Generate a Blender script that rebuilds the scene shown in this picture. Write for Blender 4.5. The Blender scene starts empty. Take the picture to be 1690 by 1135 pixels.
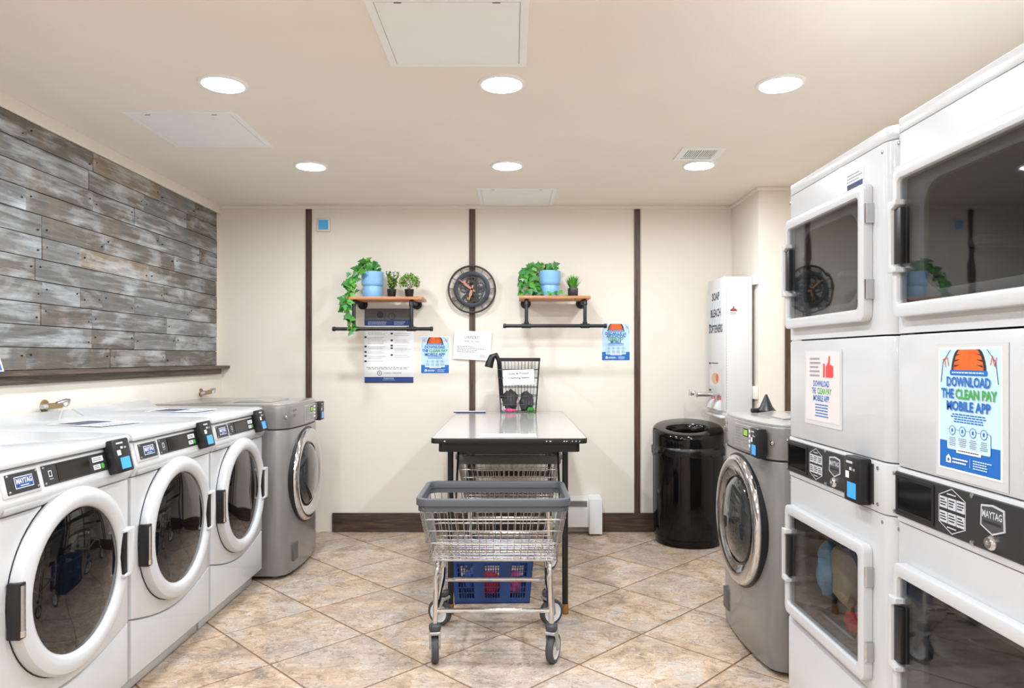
import bpy, bmesh, math, random
from mathutils import Matrix, Vector, noise
PI = math.pi
random.seed(7)
SC = bpy.context.scene
COL = SC.collection

# ------------------------------------------------------------------ camera, world, exposure
F, CX, CY, EYE = 1161.0, 845.0, 590.0, 1.29        # focal length in pixels, vanishing point, eye height
cam_d = bpy.data.cameras.new('camera')
cam_d.sensor_width = 36.0
cam_d.lens = F / 1690.0 * 36.0
cam_d.shift_y = (CY - 567.5) / 1690.0
cam_d.clip_start = 0.02
cam = bpy.data.objects.new('camera', cam_d)
COL.objects.link(cam)
cam.location = (0, 0, EYE)
cam.rotation_euler = (PI / 2, 0, 0)
SC.camera = cam
w = bpy.data.worlds.new('world'); SC.world = w; w.use_nodes = True
w.node_tree.nodes['Background'].inputs[0].default_value = (0.9, 0.95, 1.0, 1)
w.node_tree.nodes['Background'].inputs[1].default_value = 0.3
SC.view_settings.view_transform = 'Standard'
SC.view_settings.look = 'None'
SC.view_settings.gamma = 1.0
SC.view_settings.use_curve_mapping = False
SC.view_settings.exposure = 0.0
LAMP = 240.0

def at(px, py, Y):
    """world point seen at a pixel of the 1690x1135 photograph at depth Y"""
    return Vector(((px - CX) * Y / F, Y, EYE - (py - CY) * Y / F))

# ------------------------------------------------------------------ materials
def lin(c):
    r = []
    for v in c[:3]:
        v /= 255.0
        r.append(v / 12.92 if v <= 0.04045 else ((v + 0.055) / 1.055) ** 2.4)
    return (r[0], r[1], r[2], 1.0)
MATS = {}
def base(name):
    m = bpy.data.materials.new(name); m.use_nodes = True
    nt = m.node_tree
    return m, nt, nt.nodes['Principled BSDF']
def N(nt, t, **kw):
    n = nt.nodes.new(t)
    for k, v in kw.items():
        setattr(n, k, v)
    return n
def mat(name, rgb, rough=0.5, metal=0.0, var=0.04, scale=8.0, bump=0.0, bscale=200.0, coat=0.0, emit=0.0, spec=0.5):
    if name in MATS: return MATS[name]
    m, nt, b = base(name)
    c = lin(rgb)
    tc = N(nt, 'ShaderNodeTexCoord')
    nz = N(nt, 'ShaderNodeTexNoise'); nz.inputs['Scale'].default_value = scale; nz.inputs['Detail'].default_value = 4
    nt.links.new(tc.outputs['Object'], nz.inputs['Vector'])
    rp = N(nt, 'ShaderNodeValToRGB')
    rp.color_ramp.elements[0].position = 0.3; rp.color_ramp.elements[1].position = 0.7
    rp.color_ramp.elements[0].color = tuple(x * (1 - var) for x in c[:3]) + (1,)
    rp.color_ramp.elements[1].color = tuple(min(1, x * (1 + var)) for x in c[:3]) + (1,)
    nt.links.new(nz.outputs['Fac'], rp.inputs['Fac'])
    nt.links.new(rp.outputs['Color'], b.inputs['Base Color'])
    b.inputs['Roughness'].default_value = rough
    b.inputs['Metallic'].default_value = metal
    b.inputs['Specular IOR Level'].default_value = spec
    if coat:
        b.inputs['Coat Weight'].default_value = coat; b.inputs['Coat Roughness'].default_value = 0.05
    if emit:
        nt.links.new(rp.outputs['Color'], b.inputs['Emission Color']); b.inputs['Emission Strength'].default_value = emit
    if bump:
        n2 = N(nt, 'ShaderNodeTexNoise'); n2.inputs['Scale'].default_value = bscale; n2.inputs['Detail'].default_value = 3
        nt.links.new(tc.outputs['Object'], n2.inputs['Vector'])
        bp = N(nt, 'ShaderNodeBump'); bp.inputs['Strength'].default_value = bump; bp.inputs['Distance'].default_value = 0.002
        nt.links.new(n2.outputs['Fac'], bp.inputs['Height']); nt.links.new(bp.outputs['Normal'], b.inputs['Normal'])
    MATS[name] = m
    return m

def ramp(nt, stops):
    r = N(nt, 'ShaderNodeValToRGB'); e = r.color_ramp.elements
    e[0].position, e[0].color = stops[0][0], lin(stops[0][1])
    e[1].position, e[1].color = stops[-1][0], lin(stops[-1][1])
    for p, c in stops[1:-1]:
        q = e.new(p); q.color = lin(c)
    return r
def mapped(nt, sc, rand=0.0):
    tc = N(nt, 'ShaderNodeTexCoord'); mp = N(nt, 'ShaderNodeMapping')
    mp.inputs['Scale'].default_value = sc
    nt.links.new(tc.outputs['Object'], mp.inputs['Vector'])
    if rand:
        oi = N(nt, 'ShaderNodeObjectInfo'); ml = N(nt, 'ShaderNodeMath', operation='MULTIPLY'); ml.inputs[1].default_value = rand
        nt.links.new(oi.outputs['Random'], ml.inputs[0])
        cb = N(nt, 'ShaderNodeCombineXYZ')
        for i in range(3): nt.links.new(ml.outputs[0], cb.inputs[i])
        nt.links.new(cb.outputs[0], mp.inputs['Location'])
    return mp
def noise_tex(nt, vec, scale, detail=5, rough=0.55, dist=0.0):
    n = N(nt, 'ShaderNodeTexNoise')
    n.inputs['Scale'].default_value = scale; n.inputs['Detail'].default_value = detail
    n.inputs['Roughness'].default_value = rough; n.inputs['Distortion'].default_value = dist
    nt.links.new(vec.outputs[0], n.inputs['Vector'])
    return n
def mixc(nt, fac, a, b, mode='MIX'):
    m = N(nt, 'ShaderNodeMix', data_type='RGBA', blend_type=mode)
    for s, v in ((m.inputs[0], fac), (m.inputs[6], a), (m.inputs[7], b)):
        if isinstance(v, (int, float)): s.default_value = v
        elif isinstance(v, tuple): s.default_value = v
        else: nt.links.new(v, s)
    return m.outputs[2]
def bumped(nt, b, height, strength, dist=0.003):
    bp = N(nt, 'ShaderNodeBump'); bp.inputs['Strength'].default_value = strength; bp.inputs['Distance'].default_value = dist
    nt.links.new(height, bp.inputs['Height']); nt.links.new(bp.outputs['Normal'], b.inputs['Normal'])

def m_wood(name, dark, light, sc=(40, 40, 2.2), rough=0.45, det=6, rand=9.0):
    m, nt, b = base(name)
    mp = mapped(nt, sc, rand)
    n = noise_tex(nt, mp, 1.0, det, 0.6, 1.2)
    r = ramp(nt, [(0.32, dark), (0.5, tuple((a + c) / 2 for a, c in zip(dark, light))), (0.68, light)])
    nt.links.new(n.outputs['Fac'], r.inputs['Fac']); nt.links.new(r.outputs['Color'], b.inputs['Base Color'])
    b.inputs['Roughness'].default_value = rough
    bumped(nt, b, n.outputs['Fac'], 0.3)
    MATS[name] = m; return m
def m_plank():
    m, nt, b = base('reclaimed_plank')
    mp = mapped(nt, (1, 1.6, 22), 23.0)
    grain = noise_tex(nt, mp, 1.6, 7, 0.6, 1.0)
    mp2 = mapped(nt, (1, 3.2, 9.0), 37.0)
    patch = noise_tex(nt, mp2, 1.0, 5, 0.58, 0.4)
    mp3 = mapped(nt, (1, 9.0, 1.2), 51.0)
    cross = noise_tex(nt, mp3, 1.0, 4, 0.55, 0.2)
    oi = N(nt, 'ShaderNodeObjectInfo')
    tone = ramp(nt, [(0.0, (112, 106, 98)), (0.20, (122, 122, 119)), (0.45, (128, 130, 130)), (0.70, (116, 110, 101)), (0.86, (146, 130, 111)), (0.94, (108, 112, 112))])
    tone.color_ramp.interpolation = 'CONSTANT'
    nt.links.new(oi.outputs['Random'], tone.inputs['Fac'])
    gr = ramp(nt, [(0.25, (176, 172, 168)), (0.65, (255, 255, 255))])
    nt.links.new(grain.outputs['Fac'], gr.inputs['Fac'])
    c = mixc(nt, 1.0, tone.outputs['Color'], gr.outputs['Color'], 'MULTIPLY')
    cr = ramp(nt, [(0.48, (0, 0, 0)), (0.68, (150, 150, 150))])
    nt.links.new(cross.outputs['Fac'], cr.inputs['Fac'])
    c = mixc(nt, cr.outputs['Color'], c, lin((140, 118, 94)))
    sb = N(nt, 'ShaderNodeMath', operation='MULTIPLY'); sb.inputs[1].default_value = 0.30
    nt.links.new(grain.outputs['Fac'], sb.inputs[0])
    ad = N(nt, 'ShaderNodeMath', operation='MULTIPLY_ADD'); ad.inputs[1].default_value = 0.75
    nt.links.new(patch.outputs['Fac'], ad.inputs[0]); nt.links.new(sb.outputs[0], ad.inputs[2])
    wr = ramp(nt, [(0.50, (0, 0, 0)), (0.72, (215, 215, 215))])
    nt.links.new(ad.outputs[0], wr.inputs['Fac'])
    c = mixc(nt, wr.outputs['Color'], c, lin((208, 214, 217)))
    nt.links.new(c, b.inputs['Base Color'])
    b.inputs['Roughness'].default_value = 0.5
    bumped(nt, b, grain.outputs['Fac'], 0.25)
    MATS['plank'] = m
def m_tile():
    m, nt, b = base('slate_look_tile')
    mp = mapped(nt, (1, 1, 1), 31.0)
    a = noise_tex(nt, mp, 6.0, 6, 0.6, 0.6)
    bigp = noise_tex(nt, mp, 3.0, 3, 0.5, 0.8)
    fine = noise_tex(nt, mp, 30.0, 6, 0.65, 0.8)
    mp2 = mapped(nt, (0.75, 1.35, 1), 31.0)
    vein = noise_tex(nt, mp2, 8.5, 7, 0.62, 0.9)
    r = ramp(nt, [(0.30, (150, 132, 116)), (0.42, (184, 160, 136)), (0.50, (202, 174, 146)), (0.58, (208, 189, 170)), (0.70, (196, 186, 176))])
    nt.links.new(a.outputs['Fac'], r.inputs['Fac'])
    r2 = ramp(nt, [(0.46, (0, 0, 0)), (0.60, (190, 190, 190))])
    nt.links.new(bigp.outputs['Fac'], r2.inputs['Fac'])
    c = mixc(nt, r2.outputs['Color'], r.outputs['Color'], lin((178, 170, 162)))
    def crack(src, w, dark):
        s1 = N(nt, 'ShaderNodeMath', operation='SUBTRACT'); s1.inputs[1].default_value = 0.5
        nt.links.new(src.outputs['Fac'], s1.inputs[0])
        s2 = N(nt, 'ShaderNodeMath', operation='ABSOLUTE'); nt.links.new(s1.outputs[0], s2.inputs[0])
        rr = ramp(nt, [(0.0, dark), (w, (255, 255, 255))]); nt.links.new(s2.outputs[0], rr.inputs['Fac'])
        return rr
    cr = crack(vein, 0.022, (118, 106, 98))
    c = mixc(nt, 0.55, c, cr.outputs['Color'], 'MULTIPLY')
    cr2 = crack(fine, 0.05, (190, 178, 168))
    c = mixc(nt, 0.35, c, cr2.outputs['Color'], 'MULTIPLY')
    r4 = ramp(nt, [(0.54, (0, 0, 0)), (0.68, (170, 170, 170))])
    nt.links.new(fine.outputs['Fac'], r4.inputs['Fac'])
    c = mixc(nt, r4.outputs['Color'], c, lin((224, 214, 204)))
    oi = N(nt, 'ShaderNodeObjectInfo'); tr = N(nt, 'ShaderNodeMapRange'); tr.inputs['To Min'].default_value = 0.88; tr.inputs['To Max'].default_value = 1.06
    nt.links.new(oi.outputs['Random'], tr.inputs['Value'])
    hs = N(nt, 'ShaderNodeHueSaturation'); nt.links.new(tr.outputs[0], hs.inputs['Value']); nt.links.new(c, hs.inputs['Color'])
    nt.links.new(hs.outputs[0], b.inputs['Base Color'])
    b.inputs['Roughness'].default_value = 0.45
    h = N(nt, 'ShaderNodeMath', operation='ADD')
    nt.links.new(vein.outputs['Fac'], h.inputs[0]); nt.links.new(fine.outputs['Fac'], h.inputs[1])
    bumped(nt, b, h.outputs[0], 0.5, 0.004)
    MATS['tile'] = m
def m_glass(name, tint, ior=1.5):
    m = bpy.data.materials.new(name); m.use_nodes = True; nt = m.node_tree
    nt.nodes.remove(nt.nodes['Principled BSDF'])
    tr = N(nt, 'ShaderNodeBsdfTransparent'); tr.inputs[0].default_value = lin(tint)
    gl = N(nt, 'ShaderNodeBsdfGlossy'); gl.inputs['Roughness'].default_value = 0.015; gl.inputs[0].default_value = (1, 1, 1, 1)
    lw = N(nt, 'ShaderNodeLayerWeight'); lw.inputs[0].default_value = 0.5      # Schlick: r0 + (1 - r0) * facing^5, the same from both sides
    pw = N(nt, 'ShaderNodeMath', operation='POWER'); pw.inputs[1].default_value = 5.0; nt.links.new(lw.outputs['Facing'], pw.inputs[0])
    fr = N(nt, 'ShaderNodeMath', operation='MULTIPLY_ADD'); r0 = ((ior - 1) / (ior + 1)) ** 2; fr.inputs[1].default_value = 1 - r0; fr.inputs[2].default_value = r0
    nt.links.new(pw.outputs[0], fr.inputs[0])
    tc = N(nt, 'ShaderNodeTexCoord'); nz = N(nt, 'ShaderNodeTexNoise'); nz.inputs['Scale'].default_value = 14
    nt.links.new(tc.outputs['Object'], nz.inputs[0])
    bp = N(nt, 'ShaderNodeBump'); bp.inputs['Strength'].default_value = 0.015; bp.inputs['Distance'].default_value = 0.01
    nt.links.new(nz.outputs['Fac'], bp.inputs['Height']); nt.links.new(bp.outputs[0], gl.inputs['Normal'])
    mx = N(nt, 'ShaderNodeMixShader')
    nt.links.new(fr.outputs[0], mx.inputs[0]); nt.links.new(tr.outputs[0], mx.inputs[1]); nt.links.new(gl.outputs[0], mx.inputs[2])
    nt.links.new(mx.outputs[0], nt.nodes['Material Output'].inputs[0])
    MATS[name] = m; return m

mat('wall_cream', (236, 227, 214), 0.75, var=0.015, scale=3, bump=0.12, bscale=420)
mat('ceiling_cream', (240, 231, 219), 0.8, var=0.015, scale=3, bump=0.10, bscale=380)
mat('crown_cream', (240, 232, 220), 0.55, var=0.01)
mat('grout', (150, 120, 92), 0.9, var=0.1, scale=30)
m_wood('dark_wood', (52, 37, 29), (104, 78, 60), (46, 46, 2.6))
m_wood('dark_wood_h', (48, 36, 30), (96, 76, 62), (3.0, 30, 46))
m_wood('ledge_wood', (58, 47, 40), (112, 95, 82), (40, 2.6, 46))
m_wood('shelf_wood', (168, 104, 62), (206, 146, 98), (4, 40, 40), 0.4)
m_plank(); m_tile()
mat('enamel', (204, 205, 206), 0.25, var=0.008, coat=0.4)
mat('enamel_warm', (222, 222, 221), 0.3, var=0.008, coat=0.2)
mat('pocket_grey', (176, 178, 178), 0.45)
mat('seam_dark', (38, 38, 40), 0.7)
mat('black_plastic', (22, 22, 24), 0.38, var=0.1)
mat('black_gloss', (8, 8, 9), 0.08, var=0.1, spec=0.35)
mat('black_paint', (20, 20, 21), 0.42, var=0.1)
mat('panel_black', (44, 44, 46), 0.4)
mat('chrome', (214, 214, 216), 0.1, 1.0, var=0.02)
mat('wire_chrome', (188, 186, 184), 0.25, 1.0, var=0.03)
mat('screw_steel', (190, 190, 192), 0.25, 1.0)
mat('silver_grey', (132, 130, 128), 0.32, 0.2, var=0.03, scale=4, coat=0.5)
mat('silver_light', (170, 167, 162), 0.3, 0.35, var=0.03, coat=0.4)
mat('silver_dark', (96, 95, 94), 0.4, 0.3, var=0.03)
mat('dark_glass', (9, 10, 11), 0.03, var=0.1, coat=0.5)
mat('bowl_glass', (62, 64, 64), 0.05, 0.4, var=0.08, coat=0.6)
m_glass('dryer_glass', (222, 224, 226), 1.6)
mat('drum_metal', (150, 148, 144), 0.35, 0.6, var=0.05)
mat('bulkhead', (104, 102, 100), 0.5, var=0.04)
mat('screen_blue', (60, 150, 226), 0.3, emit=0.5)
mat('lcd_green', (150, 190, 60), 0.4, emit=0.25)
mat('paper', (244, 244, 243), 0.6, var=0.01)
mat('paper_pink', (224, 216, 213), 0.5, var=0.01)
mat('clear_sleeve', (206, 206, 205), 0.12, var=0.01)
mat('ink', (40, 40, 44), 0.7)
mat('ink_grey', (150, 152, 156), 0.7)
mat('ink_light', (196, 198, 202), 0.7)
mat('p_blue', (20, 104, 186), 0.5)
mat('p_navy', (30, 68, 140), 0.5)
mat('p_deep', (24, 36, 84), 0.5)
mat('p_sky', (196, 226, 246), 0.5)
mat('p_green', (70, 164, 62), 0.5)
mat('p_orange', (232, 100, 30), 0.5, var=0.15, scale=60)
mat('p_red', (222, 70, 70), 0.5)
mat('maker_red', (150, 66, 54), 0.5)
mat('p_photo', (96, 96, 100), 0.5, var=0.1, scale=20)
mat('p_photo_dark', (52, 52, 55), 0.5)
mat('badge_steel', (96, 97, 100), 0.35, 0.5)
mat('pot_blue', (132, 182, 226), 0.35, var=0.03)
mat('leaf_ivy', (44, 116, 34), 0.45, var=0.3, scale=30)
mat('leaf_ivy_light', (78, 152, 46), 0.45, var=0.25, scale=30)
mat('leaf_dark', (62, 98, 44), 0.5, var=0.35, scale=60)
mat('leaf_lime', (148, 180, 62), 0.5, var=0.4, scale=60)
mat('leaf_grass', (92, 166, 40), 0.5, var=0.35, scale=60)
mat('stem_tan', (172, 150, 104), 0.7)
mat('soil', (52, 42, 34), 0.9, var=0.3, scale=80)
mat('bronze', (58, 50, 44), 0.4, 0.5, var=0.15, scale=30)
mat('gunmetal', (52, 56, 62), 0.42, 0.4, var=0.15, scale=20)
mat('copper', (184, 128, 100), 0.4, 0.3, var=0.08)
mat('laminate', (170, 167, 163), 0.16, var=0.02, coat=0.3)
mat('brass_cap', (164, 116, 62), 0.45, 0.3)
mat('rim_grey', (86, 88, 93), 0.42, var=0.04)
mat('tyre_grey', (66, 68, 72), 0.55)
mat('fork_grey', (176, 176, 174), 0.3, 0.6)
mat('hub_white', (222, 224, 228), 0.35)
mat('basket_blue', (38, 68, 126), 0.4, var=0.06)
mat('cloth_red', (206, 40, 38), 0.85, var=0.15)
mat('cloth_navy', (62, 84, 150), 0.85, var=0.2)
mat('cloth_grey', (78, 78, 82), 0.85, var=0.25, scale=14)
mat('cloth_pink', (232, 84, 140), 0.8)
mat('cloth_green', (52, 150, 52), 0.7)
mat('cloth_white', (232, 230, 230), 0.8)
mat('cloth_beige', (214, 188, 152), 0.9, var=0.1)
mat('cloth_sky', (120, 182, 214), 0.9, var=0.15)
mat('bin_liner', (14, 14, 15), 0.25, var=0.2, bump=0.8, bscale=40)
mat('yellow', (226, 210, 50), 0.5)
mat('panel_white', (242, 242, 240), 0.45, var=0.008)
mat('heater_white', (232, 232, 228), 0.4, var=0.01)
mat('brass', (176, 150, 110), 0.35, 0.8)
mat('therm_blue', (86, 178, 236), 0.3)
def m_emit(name, rgb, s):
    m = bpy.data.materials.new(name); m.use_nodes = True; nt = m.node_tree
    nt.nodes.remove(nt.nodes['Principled BSDF'])
    e = N(nt, 'ShaderNodeEmission'); e.inputs[0].default_value = rgb; e.inputs[1].default_value = s
    nt.links.new(e.outputs[0], nt.nodes['Material Output'].inputs[0]); MATS[name] = m
m_emit('lamp_diffuser', (0.93, 1.0, 1.085, 1), LAMP)

# ------------------------------------------------------------------ mesh builder
_txt = {}
def text_geo(body, weight=0.0):
    k = (body, weight)
    if k in _txt: return _txt[k]
    cu = bpy.data.curves.new('t', 'FONT'); cu.body = body; cu.size = 1.0; cu.resolution_u = 2; cu.offset = weight
    ob = bpy.data.objects.new('t', cu); COL.objects.link(ob)
    dg = bpy.context.evaluated_depsgraph_get()
    me = ob.evaluated_get(dg).to_mesh()
    vs = [(v.co.x, v.co.y) for v in me.vertices]; fs = [tuple(p.vertices) for p in me.polygons]
    ob.evaluated_get(dg).to_mesh_clear()
    bpy.data.objects.remove(ob); bpy.data.curves.remove(cu)
    _txt[k] = (vs, fs); return _txt[k]

def circle(cx, cy, r, n=24, ry=None, a0=0.0):
    ry = r if ry is None else ry
    return [(cx + r * math.cos(a0 + 2 * PI * i / n), cy + ry * math.sin(a0 + 2 * PI * i / n)) for i in range(n)]
def rrect(x0, x1, y0, y1, r, n=5):
    p = []
    for cx, cy, a in ((x1 - r, y0 + r, -PI / 2), (x1 - r, y1 - r, 0), (x0 + r, y1 - r, PI / 2), (x0 + r, y0 + r, PI)):
        for i in range(n + 1):
            t = a + PI / 2 * i / n
            p.append((cx + r * math.cos(t), cy + r * math.sin(t)))
    return p

class MB:
    def __init__(s): s.v = []; s.f = []; s.m = []; s.mats = []; s.y = 0.0
    def mi(s, name):
        if name not in s.mats: s.mats.append(name)
        return s.mats.index(name)
    def add(s, vs, fs, m, M=None):
        o = len(s.v); i = s.mi(m)
        for v in vs:
            v = Vector(v)
            s.v.append(M @ v if M else v)
        for f in fs:
            s.f.append(tuple(o + a for a in f)); s.m.append(i)
        return s
    def add_bm(s, bm, m, M=None):
        bm.verts.index_update()
        s.add([v.co.copy() for v in bm.verts], [tuple(v.index for v in f.verts) for f in bm.faces], m, M)
        bm.free(); return s
    def box(s, x0, x1, y0, y1, z0, z1, m, bev=0.0, seg=2, M=None):
        bm = bmesh.new()
        vs = [bm.verts.new(p) for p in ((x0, y0, z0), (x1, y0, z0), (x1, y1, z0), (x0, y1, z0), (x0, y0, z1), (x1, y0, z1), (x1, y1, z1), (x0, y1, z1))]
        for f in ((3, 2, 1, 0), (4, 5, 6, 7), (0, 1, 5, 4), (1, 2, 6, 5), (2, 3, 7, 6), (3, 0, 4, 7)): bm.faces.new([vs[i] for i in f])
        if bev: bmesh.ops.bevel(bm, geom=list(bm.edges), offset=bev, segments=seg, profile=0.5, affect='EDGES', clamp_overlap=True)
        return s.add_bm(bm, m, M)
    def prism(s, pts, ax, a0, a1, m, bev=0.0, seg=2, M=None, front_only=False):
        """polygon extruded along axis ax; pts are (x,z) for ax='y', (x,y) for 'z', (y,z) for 'x'"""
        def P(p, a): return (p[0], a, p[1]) if ax == 'y' else ((p[0], p[1], a) if ax == 'z' else (a, p[0], p[1]))
        bm = bmesh.new()
        A = [bm.verts.new(P(p, a0)) for p in pts]; B = [bm.verts.new(P(p, a1)) for p in pts]
        n = len(pts)
        fa = bm.faces.new(A); fb = bm.faces.new(B[::-1])
        for i in range(n): bm.faces.new((A[i], B[i], B[(i + 1) % n], A[(i + 1) % n]))
        bmesh.ops.recalc_face_normals(bm, faces=list(bm.faces))
        if bev:
            es = list(fa.edges) if front_only else list(fa.edges) + list(fb.edges)
            bmesh.ops.bevel(bm, geom=es, offset=bev, segments=seg, profile=0.5, affect='EDGES', clamp_overlap=True)
        return s.add_bm(bm, m, M)
    def ring(s, outer, inner, ax, a0, a1, m, bev=0.0, M=None):
        def P(p, a): return (p[0], a, p[1]) if ax == 'y' else ((p[0], p[1], a) if ax == 'z' else (a, p[0], p[1]))
        bm = bmesh.new(); n = len(outer)
        L = [[bm.verts.new(P(p, a)) for p in q] for q, a in ((outer, a0), (inner, a0), (inner, a1), (outer, a1))]
        es = []
        for k in range(4):
            A, B = L[k], L[(k + 1) % 4]
            for i in range(n): bm.faces.new((A[i], A[(i + 1) % n], B[(i + 1) % n], B[i]))
        bmesh.ops.recalc_face_normals(bm, faces=list(bm.faces))
        if bev:
            bm.edges.ensure_lookup_table()
            for k in (0, 1):
                for i in range(n): es.append(bm.edges.get((L[k][i], L[k][(i + 1) % n])))
            bmesh.ops.bevel(bm, geom=es, offset=bev, segments=2, profile=0.5, affect='EDGES', clamp_overlap=True)
        return s.add_bm(bm, m, M)
    def tube(s, pts, r, m, n=8, closed=False, M=None):
        pts = [Vector(p) for p in pts]; k = len(pts)
        rr = r if isinstance(r, (list, tuple)) else [r] * k
        T = []
        for i in range(k):
            a = pts[(i - 1) % k] if (closed or i > 0) else pts[i]
            b = pts[(i + 1) % k] if (closed or i < k - 1) else pts[i]
            T.append((b - a).normalized())
        up = Vector((0, 0, 1)) if abs(T[0].z) < 0.9 else Vector((1, 0, 0))
        nrm = T[0].cross(up).normalized(); vs = []; fs = []
        for i in range(k):
            nrm = (nrm - T[i] * nrm.dot(T[i])).normalized(); bi = T[i].cross(nrm)
            for j in range(n):
                a = 2 * PI * j / n
                vs.append(pts[i] + (nrm * math.cos(a) + bi * math.sin(a)) * rr[i])
        for i in range(k if closed else k - 1):
            for j in range(n):
                p, q = i * n, ((i + 1) % k) * n
                fs.append((p + j, p + (j + 1) % n, q + (j + 1) % n, q + j))
        if not closed:
            fs.append(tuple(range(n))[::-1]); fs.append(tuple((k - 1) * n + j for j in range(n)))
        return s.add(vs, fs, m, M)
    def lathe(s, prof, m, n=32, M=None, axis='z', c=(0, 0, 0)):
        """profile (r, h) turned about an axis through c; 'y' turns about -y (h grows towards the viewer)"""
        vs = []; fs = []; k = len(prof)
        for r, h in prof:
            r = max(r, 1e-5)
            for j in range(n):
                a = 2 * PI * j / n; x, q = r * math.cos(a), r * math.sin(a)
                p = (x, q, h) if axis == 'z' else ((x, -h, q) if axis == 'y' else (h, x, q))
                vs.append((p[0] + c[0], p[1] + c[1], p[2] + c[2]))
        for i in range(k - 1):
            for j in range(n):
                fs.append((i * n + j, i * n + (j + 1) % n, (i + 1) * n + (j + 1) % n, (i + 1) * n + j))
        return s.add(vs, fs, m, M)
    # flat print on a plane facing -y, at layer depth s.y
    def face(s, pts, m, dy=0.0):
        return s.add([(p[0], s.y - dy, p[1]) for p in pts], [tuple(range(len(pts)))], m)
    def rect(s, x0, x1, z0, z1, m, dy=0.0): return s.face([(x0, z0), (x1, z0), (x1, z1), (x0, z1)], m, dy)
    def flat_ring(s, outer, inner, m, dy=0.0):
        n = len(outer)
        return s.add([(p[0], s.y - dy, p[1]) for p in outer + inner], [(i, (i + 1) % n, n + (i + 1) % n, n + i) for i in range(n)], m)
    def text(s, body, x, z, h, m, wid=None, align='c', wt=0.0, dy=0.0, rot=0.0):
        vs, fs = text_geo(body, wt)
        if not vs: return s
        x0, x1 = min(v[0] for v in vs), max(v[0] for v in vs)
        sc = h / 0.7; sx = sc if wid is None else wid / (x1 - x0)
        ox = {'c': (x0 + x1) / 2, 'l': x0, 'r': x1}[align]
        ca, sa = math.cos(rot), math.sin(rot)
        q = []
        for u, v in vs:
            u, v = (u - ox) * sx, v * sc
            q.append((x + u * ca - v * sa, s.y - dy, z + u * sa + v * ca))
        return s.add(q, fs, m)
    def bars(s, x0, x1, z0, z1, n, m, ragged=0.25, dy=0.0, center=False):
        """rows of unreadable small print"""
        p = (z1 - z0) / n
        for i in range(n):
            e = (x1 - x0) * random.uniform(0, ragged); zc = z1 - (i + 0.5) * p
            a, b = (x0 + e / 2, x1 - e / 2) if center else (x0, x1 - e)
            xx = a
            while xx < b:
                wl = min(random.uniform(0.03, 0.09) * (x1 - x0) + 0.002, b - xx)
                s.rect(xx, xx + wl, zc - p * 0.24, zc + p * 0.24, m, dy)
                xx += wl + (x1 - x0) * 0.018
        return s
    def build(s, name, parent=None, smooth=35):
        me = bpy.data.meshes.new(name)
        me.from_pydata([tuple(v) for v in s.v], [], s.f)
        for m in s.mats: me.materials.append(MATS[m])
        if len(s.mats) > 1: me.polygons.foreach_set('material_index', s.m)
        if smooth:
            me.polygons.foreach_set('use_smooth', [True] * len(me.polygons))
            me.set_sharp_from_angle(angle=math.radians(smooth))
        me.update()
        o = link(name, me, parent)
        if name in ('fine_print', 'printed_label', 'print', 'button_guide', 'reader_label', 'hinge_rivets', 'chipped_paint', 'lettering'): o['kind'] = 'stuff'
        return o
def link(name, me, parent=None):
    o = bpy.data.objects.new(name, me); COL.objects.link(o)
    if parent: o.parent = parent
    return o
def tag(o, label, cat, group=None, kind=None):
    o['label'] = label; o['category'] = cat
    if group: o['group'] = group
    if kind: o['kind'] = kind
    return o
def thing(name, label, cat, loc=(0, 0, 0), rz=0.0, group=None, kind=None, rx=0.0):
    o = bpy.data.objects.new(name, None); COL.objects.link(o)
    o.empty_display_size = 0.1
    o.location = loc; o.rotation_euler = (rx, 0, rz)
    return tag(o, label, cat, group, kind)
def copy_tree(o, parent=None):
    c = o.copy(); COL.objects.link(c); c.parent = parent
    for ch in list(o.children): copy_tree(ch, c)
    return c
def blob(m, center, size, seed, amp=0.25, freq=2.0, sub=3, flat=None):
    """crumpled cloth lump"""
    bm = bmesh.new(); bmesh.ops.create_icosphere(bm, subdivisions=sub, radius=1.0)
    for v in bm.verts:
        p = v.co * freq + Vector((seed * 7.3, seed * 3.1, seed))
        d = 1 + amp * noise.noise(p) + amp * 0.6 * abs(noise.noise(p * 2.7)) + amp * 0.3 * noise.noise(p * 5.5)
        q = v.co * d
        v.co = Vector((q.x * size[0], q.y * size[1], q.z * size[2]))
        if flat is not None and v.co.z < flat: v.co.z = flat
        v.co += Vector(center)
    b = MB(); b.add_bm(bm, m); return b
# ------------------------------------------------------------------ the room
H, YB, YF, XL, XR = 2.416, 5.22, -2.0, -2.18, 1.95
def struct(name, b, label, cat, smooth=0):
    return tag(b.build(name, None, smooth), label, cat, None, 'structure')
floor = struct('floor', MB().box(XL - 0.1, XR + 0.1, YF - 0.1, YB + 0.1, -0.12, -0.004, 'grout'), 'stone-look tiled floor laid diagonally with brown grout', 'floor')
struct('ceiling', MB().box(XL - 0.1, XR + 0.1, YF - 0.1, YB + 0.1, H, H + 0.1, 'ceiling_cream'), 'flat cream ceiling with round downlights', 'ceiling')
struct('wall_back', MB().box(XL - 0.1, 1.63, YB, YB + 0.1, -0.004, H, 'wall_cream'), 'cream back wall behind the folding table', 'wall')
wl = struct('wall_left', MB().box(XL - 0.1, XL, YF, YB, -0.004, H, 'wall_cream'), 'left wall clad with weathered planks above the white washers', 'wall')
MB().box(XL, -2.155, YF, YB, -0.003, 1.205, 'wall_cream').build('lower_wall', wl, 0)
struct('wall_right', MB().box(XR, XR + 0.1, YF, 4.644, -0.004, H, 'wall_cream'), 'cream side wall behind the stacked dryers', 'wall')
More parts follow.
